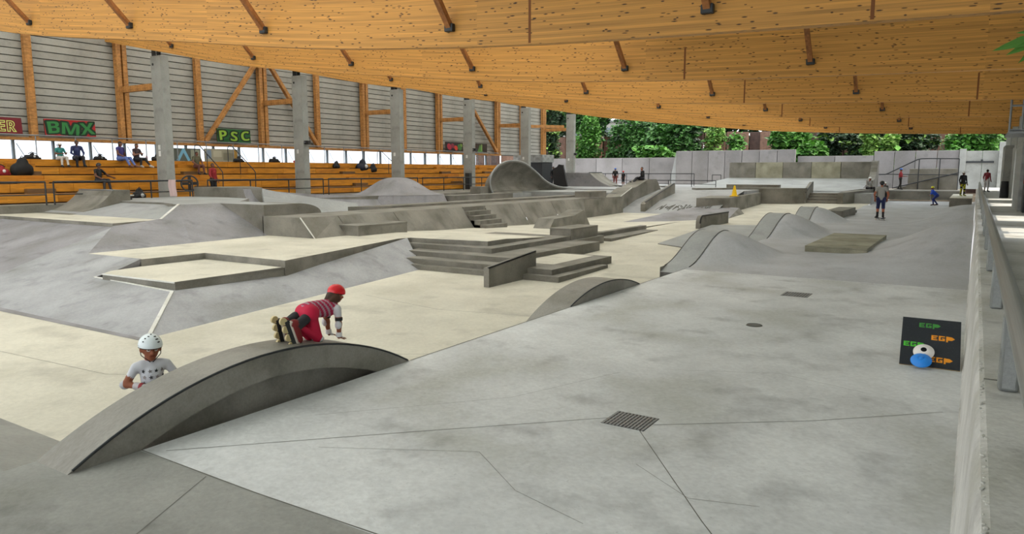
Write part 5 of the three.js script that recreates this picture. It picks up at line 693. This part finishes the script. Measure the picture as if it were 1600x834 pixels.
// the girl kneeling on top of the hump
{
  const stripe = (t, p) => (Math.abs(((p[2] * 0.92 + p[1] * 0.45) * 17) % 1) < 0.4 ? lin('#a88f9c') : lin('#a81745'));
  const J = { pelvis: [0, 0.4, 0.0], chest: [0, 0.385, 0.27], neck: [0.0, 0.44, 0.385], head: [0.03, 0.52, 0.44], sL: [0.115, 0.375, 0.33], sR: [-0.115, 0.375, 0.33], eL: [0.125, 0.185, 0.36], eR: [-0.135, 0.19, 0.33], wL: [0.125, 0.03, 0.385], wR: [-0.13, 0.035, 0.33], hL: [0.06, 0.37, -0.02], hR: [-0.06, 0.37, -0.02], kL: [0.075, 0.07, 0.06], kR: [-0.075, 0.07, 0.06], aL: [0.075, 0.275, -0.24], aR: [-0.085, 0.265, -0.22], tL: [0.075, 0.08, -0.3], tR: [-0.085, 0.06, -0.3] };
  const t = person('child in a red helmet, pink leggings and striped shirt kneeling on the foreground hump', [-6.46, 0.5, -5.72], Math.PI - 0.08, 1.12, J, { fat: 1.12, hip: 0.082, cell: 0.012, noFeet: true, shirt: '#c2bcc0', torso: stripe, sleeve: 0.5, sleeveCol: '#cfcfd2', pants: '#c20f3d', skin: '#8d5238', hair: '#2a1a12', headH: 0.2, headCell: 0.008, headRot: [0.25, -0.5, 0], helmet: '#d81522', longHair: null, hdL: [0, -0.25, 1], hdR: [0, -0.25, 1], pnL: [0, -1, 0], pnR: [0, -1, 0], hand: 0.11, handCell: 0.006, curl: 0.25, gloveBack: '#e4e4e4' });
  mesh(boneMesh([{ a: [0.03, 0.5, 0.37], b: [0.0, 0.45, 0.24], ra: 0.075, rb: 0.03, col: lin('#3a2317') }, { a: [0.06, 0.5, 0.39], b: [0.07, 0.44, 0.31], ra: 0.07, rb: 0.03, col: lin('#2a1810') }, { a: [-0.02, 0.49, 0.38], b: [-0.05, 0.455, 0.27], ra: 0.06, rb: 0.025, col: lin('#4a2d1c') }], 0.011, 0.02), bodyMat, 'hair', t);
  for (const s of ['L', 'R']) { const k = s === 'L' ? 1 : -1, e = J['e' + s], w = J['w' + s], p = mesh(new THREE.SphereGeometry(0.045, 14, 10).scale(0.9, 1.2, 0.9).translate(e[0] + 0.012 * k, e[1], e[2] - 0.02), plain('#d4d6da', 0.5), 'elbow_pad', t); mesh(rod([e[0], e[1] + 0.05, e[2]], [e[0], e[1] + 0.085, e[2]], 0.046, 0.046, 12), M.black, 'strap', p); mesh(rod(mix(w, e, 0.05), mix(w, e, 0.4), 0.038, 0.036, 12), plain('#e2e2e2', 0.5), 'wrist_guard', t); mesh(new THREE.SphereGeometry(0.06, 12, 8).scale(1, 0.7, 1).translate(J['k' + s][0], 0.055, J['k' + s][2] + 0.02), plain('#d8d8da', 0.5), 'knee_pad', t); }
  for (const s of ['L', 'R']) {                               // inline skates, toes down, wheels facing back
    const a = J['a' + s], g = new THREE.Group(); g.name = 'inline_skate'; t.add(g); g.position.set(a[0], a[1], a[2]); g.rotation.set(1.3, s === 'L' ? 0.12 : -0.1, 0); g.scale.setScalar(1.2);   // local z: toe, local -y: sole
    mesh(boneMesh([{ a: [0, 0.0, 0], b: [0, 0.1, -0.02], ra: 0.05, rb: 0.052, col: lin('#26262a') }, { a: [0, -0.03, -0.03], b: [0, -0.035, 0.13], ra: 0.046, rb: 0.038, col: lin('#7a1d1d') }, { a: [0, -0.06, -0.05], b: [0, -0.065, 0.15], ra: 0.025, rb: 0.022, col: lin('#c9c2b4') }], 0.012, 0.015), bodyMat, 'boot', g); mesh(box(-0.013, 0.013, -0.125, -0.07, -0.09, 0.17, 0.004), M.steelDark, 'wheel_frame', g);
    for (let q = 0; q < 4; q++) { const z = -0.1 + q * 0.083, w = mesh(new THREE.CylinderGeometry(0.036, 0.036, 0.024, 18).rotateZ(Math.PI / 2).translate(0, -0.13, z), plain('#c9b98a', 0.5), 'wheel', g); }
  }
}
// far figures
const stand = (label, x, y, z, yaw, h, o, tweak) => { const J = poseStand(h); if (tweak) tweak(J, h); return person(label, [x, y, z], yaw, h, J, { cell: h * 0.016, headCell: h * 0.009, handCell: h * 0.009, ...o }); };
const sit = (label, x, y, z, yaw, h, seat, o, tweak) => { const J = poseSit(h, seat); if (tweak) tweak(J, h); return person(label, [x, y, z], yaw, h, J, { cell: h * 0.016, headCell: h * 0.009, handCell: h * 0.009, ...o }); };
{
  const t = stand('skater in a grey T-shirt and navy shorts rolling away on a skateboard', -3.78, waveY(-3.78, -39) + 0.1, -39, Math.PI + 0.15, 1.76, { shirt: '#9a9a96', sleeve: 0.55, pants: '#1b2550', leg: 1.15, sock: '#1a1a1a', shoe: '#1a1a1a', skin: '#a8674c', hair: '#1a1512', helmet: '#1b1b1d' }, (J) => { J.kL[2] += 0.05; J.eL[0] += 0.04; J.eR[0] -= 0.04; J.aL[2] += 0.06; J.tL[2] += 0.04; });
  const b = thing('skateboard', 'skateboard under the skater in navy shorts', 'skateboard'); const d = new THREE.Group(); mesh(thick((u, v) => { const z = lerp(-0.4, 0.4, v), w = 0.1 * Math.sqrt(Math.max(0.05, 1 - Math.max(0, Math.abs(z) - 0.3) ** 2 / 0.011)); return [lerp(-w, w, u), 0.09 + Math.max(0, Math.abs(z) - 0.27) * 0.35, z]; }, 6, 18, 0.012), M.black, 'deck', b); for (const z of [-0.22, 0.22]) { mesh(box(-0.08, 0.08, 0.05, 0.08, z - 0.02, z + 0.02, 0.004), M.steel, 'truck', b); for (const x of [-0.085, 0.085]) mesh(new THREE.CylinderGeometry(0.028, 0.028, 0.03, 14).rotateZ(Math.PI / 2).translate(x, 0.03, z), plain('#d8d4c8'), 'wheel', b); } b.position.set(-3.78, waveY(-3.78, -39) + 0.005, -39); b.rotation.y = 0.6;
}
stand('child in bright blue with a yellow helmet crouching as they roll', -2.3, waveY(-2.3, -58) + 0.02, -58, -1.2, 1.5, { shirt: '#1b50c8', sleeve: 2, pants: '#22357e', skin: '#8a5a44', helmet: '#e2e31c', shoe: '#5a4638' }, (J, h) => { for (const k of ['pelvis', 'hL', 'hR']) { J[k][1] -= 0.07 * h; J[k][2] -= 0.08 * h; } for (const k of ['chest', 'neck', 'head', 'sL', 'sR']) { J[k][1] -= 0.13 * h; J[k][2] += 0.12 * h; } J.chest[2] -= 0.05 * h; J.eL[2] += 0.14 * h; J.eR[2] += 0.1 * h; J.wL[2] += 0.2 * h; J.wR[2] += 0.12 * h; J.kL[2] += 0.09 * h; J.kR[2] += 0.03 * h; J.aL[2] += 0.08 * h; J.aR[2] -= 0.14 * h; J.tL[2] += 0.08 * h; J.tR[2] -= 0.12 * h; });
stand('person in a white helmet and yellow-black patterned trousers in the far right corner', -0.75, 0.79, -60.5, 0.6, 1.72, { shirt: '#1c1d22', sleeve: 2, pants: '#25261c', pantsFn: (t, p) => (vnoise(p[0] * 14 + 50, p[1] * 14, 999, 4) > 0.52 ? lin('#b9b41c') : lin('#1a1b16')), skin: '#6a4634', helmet: '#e9e9e6', shoe: '#8d8f3a' }, null);
stand('child in a red top standing on the right walkway by the rail', 0.62, 1.16, -58, 2.6, 1.5, { shirt: '#7c1f2c', sleeve: 2, pants: '#c2bfc0', skin: '#6a4232', hair: '#15100e', shoe: '#444444' });
stand('person in a red T-shirt and blue helmet at the rail of the back landing', -5.3, 1.02, -68.5, 1.7, 1.75, { shirt: '#8f1d24', sleeve: 1.4, pants: '#24221f', skin: '#7a4a38', helmet: '#2c67b8', shoe: '#222222' }, (J, h) => { J.wL[2] += 0.16 * h; J.wL[1] += 0.12 * h; J.wR[2] += 0.18 * h; J.wR[1] += 0.12 * h; J.aL[2] += 0.06 * h; J.aR[2] -= 0.07 * h; });
sit('person in a grey hoodie and white helmet sitting on the cheek wall', -6.75, 0.62, -60.2, 0.9, 1.7, 0.58, { shirt: '#a3a29f', sleeve: 2, pants: '#17181c', skin: '#7a4a38', helmet: '#e8e8ea', shoe: '#222222' }, (J, h) => { J.head[2] += 0.05 * h; J.neck[2] += 0.03 * h; });
stand('small child in dark clothes and a white helmet beside the cheek wall', -5.7, waveY(-5.7, -61) + 0.02, -61, 0.3, 1.5, { shirt: '#3a3b3c', sleeve: 2, pants: '#2b2b2c', skin: '#7a4a38', helmet: '#dcdcda', shoe: '#8d8d8d' });
sit('man in black sitting at the top of the tall stepped ledge', -19.7, 1.52, -47.9, -0.75, 1.75, 0.4, { shirt: '#121318', sleeve: 2, pants: '#24242a', skin: '#a06a52', hair: '#1a1310', shoe: '#111111' }, (J, h) => { J.kL = [0.06 * h, 0.1 * h + 0.38, 0.24 * h]; J.kR = [-0.06 * h, 0.08 * h + 0.38, 0.24 * h]; J.aL = [0.06 * h, 0.1 * h - 0.02, 0.47 * h]; J.aR = [-0.07 * h, 0.1 * h - 0.02, 0.45 * h]; J.tL = [0.07 * h, 0.17 * h, 0.53 * h]; J.tR = [-0.09 * h, 0.17 * h, 0.51 * h]; J.wR = [-0.17 * h, 0.04 * h + 0.4, -0.1 * h]; J.eR = [-0.17 * h, 0.2 * h + 0.4, -0.06 * h]; });
stand('child in black with a blue helmet standing at the back guard rail', -27.9, 1.2, -61.4, 0.5, 1.62, { shirt: '#17181b', sleeve: 0.9, pants: '#7a3a34', leg: 1.3, skin: '#7a4e3c', helmet: '#2d66c4', shoe: '#3a3a3a' });
stand('smaller child in black with a red helmet at the back guard rail', -27.1, 1.2, -61.4, -0.3, 1.36, { shirt: '#1b1c20', sleeve: 0.9, pants: '#232326', leg: 1.1, skin: '#7a4e3c', helmet: '#c22a2a', shoe: '#3a3a3a' });
sit('child in a teal shirt and white helmet sitting on the top bleacher', -34.35, 2.69, -16.6, Math.PI / 2, 1.4, 0.34, { shirt: '#2c7d78', sleeve: 0.7, pants: '#c9c4bd', skin: '#6d4a3a', helmet: '#eef0f0', shoe: '#262626', group: 'spectators in the stands' }, (J, h) => { J.wL = [0.1 * h, 0.62, 0.2 * h]; J.wR = [-0.05 * h, 0.6, 0.24 * h]; });
sit('adult in dark blue sitting against the window next to the teal child', -34.4, 2.69, -17.35, Math.PI / 2 - 0.2, 1.68, 0.34, { shirt: '#26305c', sleeve: 2, pants: '#20202a', skin: '#5a4038', hair: '#1a1614', shoe: '#1a1a1a', group: 'spectators in the stands' });
sit('person in a black T-shirt and cap sitting low in the stands', -33.0, 1.62, -17.5, Math.PI / 2 + 0.3, 1.62, 0.4, { shirt: '#16171a', sleeve: 0.6, pants: '#22232a', skin: '#6a4636', hair: '#14110f', shoe: '#222222', helmet: '#25262a', group: 'spectators in the stands' }, (J, h) => { J.eL = [0.3 * h, 0.7, 0.02]; J.wL = [0.42 * h, 0.62, 0.1]; });
sit('woman in a purple top and blue jeans sitting on the top bleacher', -34.35, 2.69, -19.3, Math.PI / 2 + 0.35, 1.7, 0.34, { shirt: '#3a3474', sleeve: 0.4, pants: '#5e74b4', skin: '#6d4a3c', hair: '#120e0d', longHair: '#120e0d', shoe: '#6d4a3c', group: 'spectators in the stands' }, (J, h) => { J.eL = [0.22 * h, 0.52, -0.06]; J.wL = [0.14 * h, 0.42, -0.02]; J.aL[2] += 0.1 * h; J.aR[2] += 0.12 * h; J.tL[2] += 0.1 * h; J.tR[2] += 0.12 * h; });
sit('girl in black looking at a phone on the top bleacher', -34.35, 2.69, -20.1, Math.PI / 2 + 0.2, 1.6, 0.32, { shirt: '#3c2f33', sleeve: 0.5, pants: '#23252c', skin: '#8a6250', hair: '#161110', longHair: '#161110', shoe: '#b9b4ae', group: 'spectators in the stands' }, (J, h) => { J.wL = [0.04 * h, 0.66, 0.2 * h]; J.wR = [-0.05 * h, 0.66, 0.2 * h]; J.aL[2] += 0.14 * h; J.tL[2] += 0.14 * h; });
stand('man in a red hoodie standing before the stands by the first column', -31.2, 1.2, -22.0, 1.9, 1.72, { shirt: '#8e1720', sleeve: 2, pants: '#191a1e', skin: '#7a4c3a', hair: '#14100e', shoe: '#222222', group: 'spectators in the stands' }, (J, h) => { J.eR = [-0.2 * h, 0.66 * h, 0.05 * h]; J.wR = [-0.28 * h, 0.6 * h, 0.15 * h]; });
sit('spectator in a khaki shirt sitting behind the rails right of the first column', -33.75, 2.34, -22.9, Math.PI / 2 - 0.1, 1.6, 0.35, { shirt: '#5d5a44', sleeve: 0.6, pants: '#6b4038', skin: '#7a5140', hair: '#2a2320', shoe: '#2a2a2a', group: 'spectators in the stands' });
stand('person in dark clothes by the fifth column at the back of the stands', -30.6, 1.2, -54.6, 1.2, 1.75, { shirt: '#1a1b1f', sleeve: 2, pants: '#1b1b20', skin: '#5a4036', hair: '#121010', shoe: '#151515' });
// bags, jackets and small things in the stands
function bag(label, x, y, z, w, h, d, hex, accent) {
  const t = thing('backpack', label, 'bag', 'bags in the stands'), col = lin(hex), m = boneMesh([{ a: [-w * 0.25, h * 0.3, 0], b: [w * 0.25, h * 0.32, 0], ra: h * 0.34, rb: h * 0.3, col }, { a: [0, h * 0.45, 0], b: [w * 0.05, h * 0.68, -0.02], ra: h * 0.3, rb: h * 0.26, col }, { a: [-w * 0.4, h * 0.16, 0.04], b: [w * 0.42, h * 0.14, 0.02], ra: h * 0.17, rb: h * 0.15, col }], h * 0.07, h * 0.08); mesh(m, bodyMat, 'body', t); mesh(tube([[-w * 0.2, h * 0.75, d * 0.2], [0, h * 1.02, d * 0.1], [w * 0.2, h * 0.78, d * 0.2]], 0.018, 5), M.black, 'strap', t); if (accent) mesh(new THREE.SphereGeometry(h * 0.16, 10, 8).translate(w * 0.1, h * 0.4, h * 0.26), plain(accent, 0.7), 'pocket', t);
  t.position.set(x, y, z); t.rotation.y = Math.PI / 2; return t;
}
bag('large black rucksack at the far left of the stands', -33.6, 2.34, -14.7, 0.7, 0.8, 0.3, '#101012'); bag('red bag next to the large black rucksack', -33.6, 2.34, -13.9, 0.7, 0.45, 0.3, '#8f1a22', '#d8d0cc');
bag('black and white helmet bag left of the teal child', -34.5, 3.03, -15.5, 0.8, 0.3, 0.3, '#1c1c1e', '#c9c9c9'); bag('dark bag right of the adult in dark blue', -34.5, 3.03, -18.4, 0.7, 0.28, 0.3, '#18181a', '#7a7a78'); bag('black bag between the phone girl and the first column', -34.5, 3.03, -21.2, 0.6, 0.34, 0.3, '#121214'); bag('black sports bag below the beige board', -34.4, 3.03, -25.9, 0.8, 0.3, 0.3, '#161618'); bag('long dark bag left of the second column', -34.5, 3.03, -28.4, 0.9, 0.34, 0.3, '#17181a'); bag('small red bag behind the second column', -34.5, 3.03, -30.0, 0.4, 0.22, 0.3, '#b01c22');
bag('small black pack right of the second column', -34.2, 2.69, -33.0, 0.4, 0.5, 0.3, '#131416'); bag('heap of dark blue jackets in the middle of the stands', -34.1, 2.5, -35.2, 0.9, 0.85, 0.3, '#1a1d2c', '#d8d8d8'); bag('dark satchel beside the heap of jackets', -34.0, 2.45, -36.1, 0.5, 0.62, 0.3, '#18191d'); bag('round black helmet bag on the walkway by the first column', -31.8, 1.2, -18.6, 0.5, 0.6, 0.3, '#101113', '#aeb0b2'); bag('red bag at the feet of the dark figure by the fifth column', -30.2, 1.2, -54.9, 0.5, 0.8, 0.3, '#7d1a20');
{ const t = thing('floor_fan', 'round black floor fan beside the first column', 'fan'); mesh(new THREE.TorusGeometry(0.36, 0.035, 8, 28).rotateY(1.0), M.steelDark, 'guard', t).position.set(-31.0, 1.95, -20.6); for (let k = 0; k < 4; k++) { const m = mesh(new THREE.BoxGeometry(0.14, 0.3, 0.02).translate(0, 0.17, 0).rotateZ(k * Math.PI / 2).rotateY(1.0), M.black, 'blade', t); m.position.set(-31.0, 1.95, -20.6); } mesh(rod([-31.0, 1.2, -20.6], [-31.0, 1.6, -20.6], 0.03), M.steelDark, 'stand', t); mesh(new THREE.CylinderGeometry(0.25, 0.28, 0.04, 18).translate(-31, 1.22, -20.6), M.steelDark, 'base', t); rebase(t); }
{ const t = thing('hanging_cloth', 'pale pink cloth hanging on the rail by the first column', 'cloth'); mesh(thick((u, v) => [-30.45 + 0.02 * Math.sin(u * 9), lerp(2.14, 1.4, v), lerp(-19.55, -19.2, u) + 0.03 * Math.sin(v * 5)], 8, 8, 0.012), plain('#cdb4b4', 0.9), 'cloth', t); rebase(t); }
{ const t = thing('water_bottle', 'red bottle standing on the top bleacher', 'bottle'); mesh(new THREE.LatheGeometry([[0, 0], [0.05, 0], [0.05, 0.2], [0.02, 0.25], [0.02, 0.28], [0, 0.28]].map((p) => new THREE.Vector2(...p)), 14), plain('#c22a22', 0.4), 'body', t); mesh(new THREE.CylinderGeometry(0.024, 0.024, 0.03, 12).translate(0, 0.29, 0), plain('#e8e8e8', 0.5), 'cap', t); t.position.set(-34.6, 3.03, -20.75); }
{ const t = thing('dark_crate', 'black crate with a pale lid behind the quarter pipe', 'crate'); mesh(box(-30.2, -29.4, 1.2, 1.5, -16.9, -15.9, 0.02), M.black, 'body', t); mesh(box(-30.25, -29.35, 1.5, 1.56, -16.95, -15.85, 0.01), M.siding, 'lid', t); rebase(t); }
renderer.render(scene, camera);
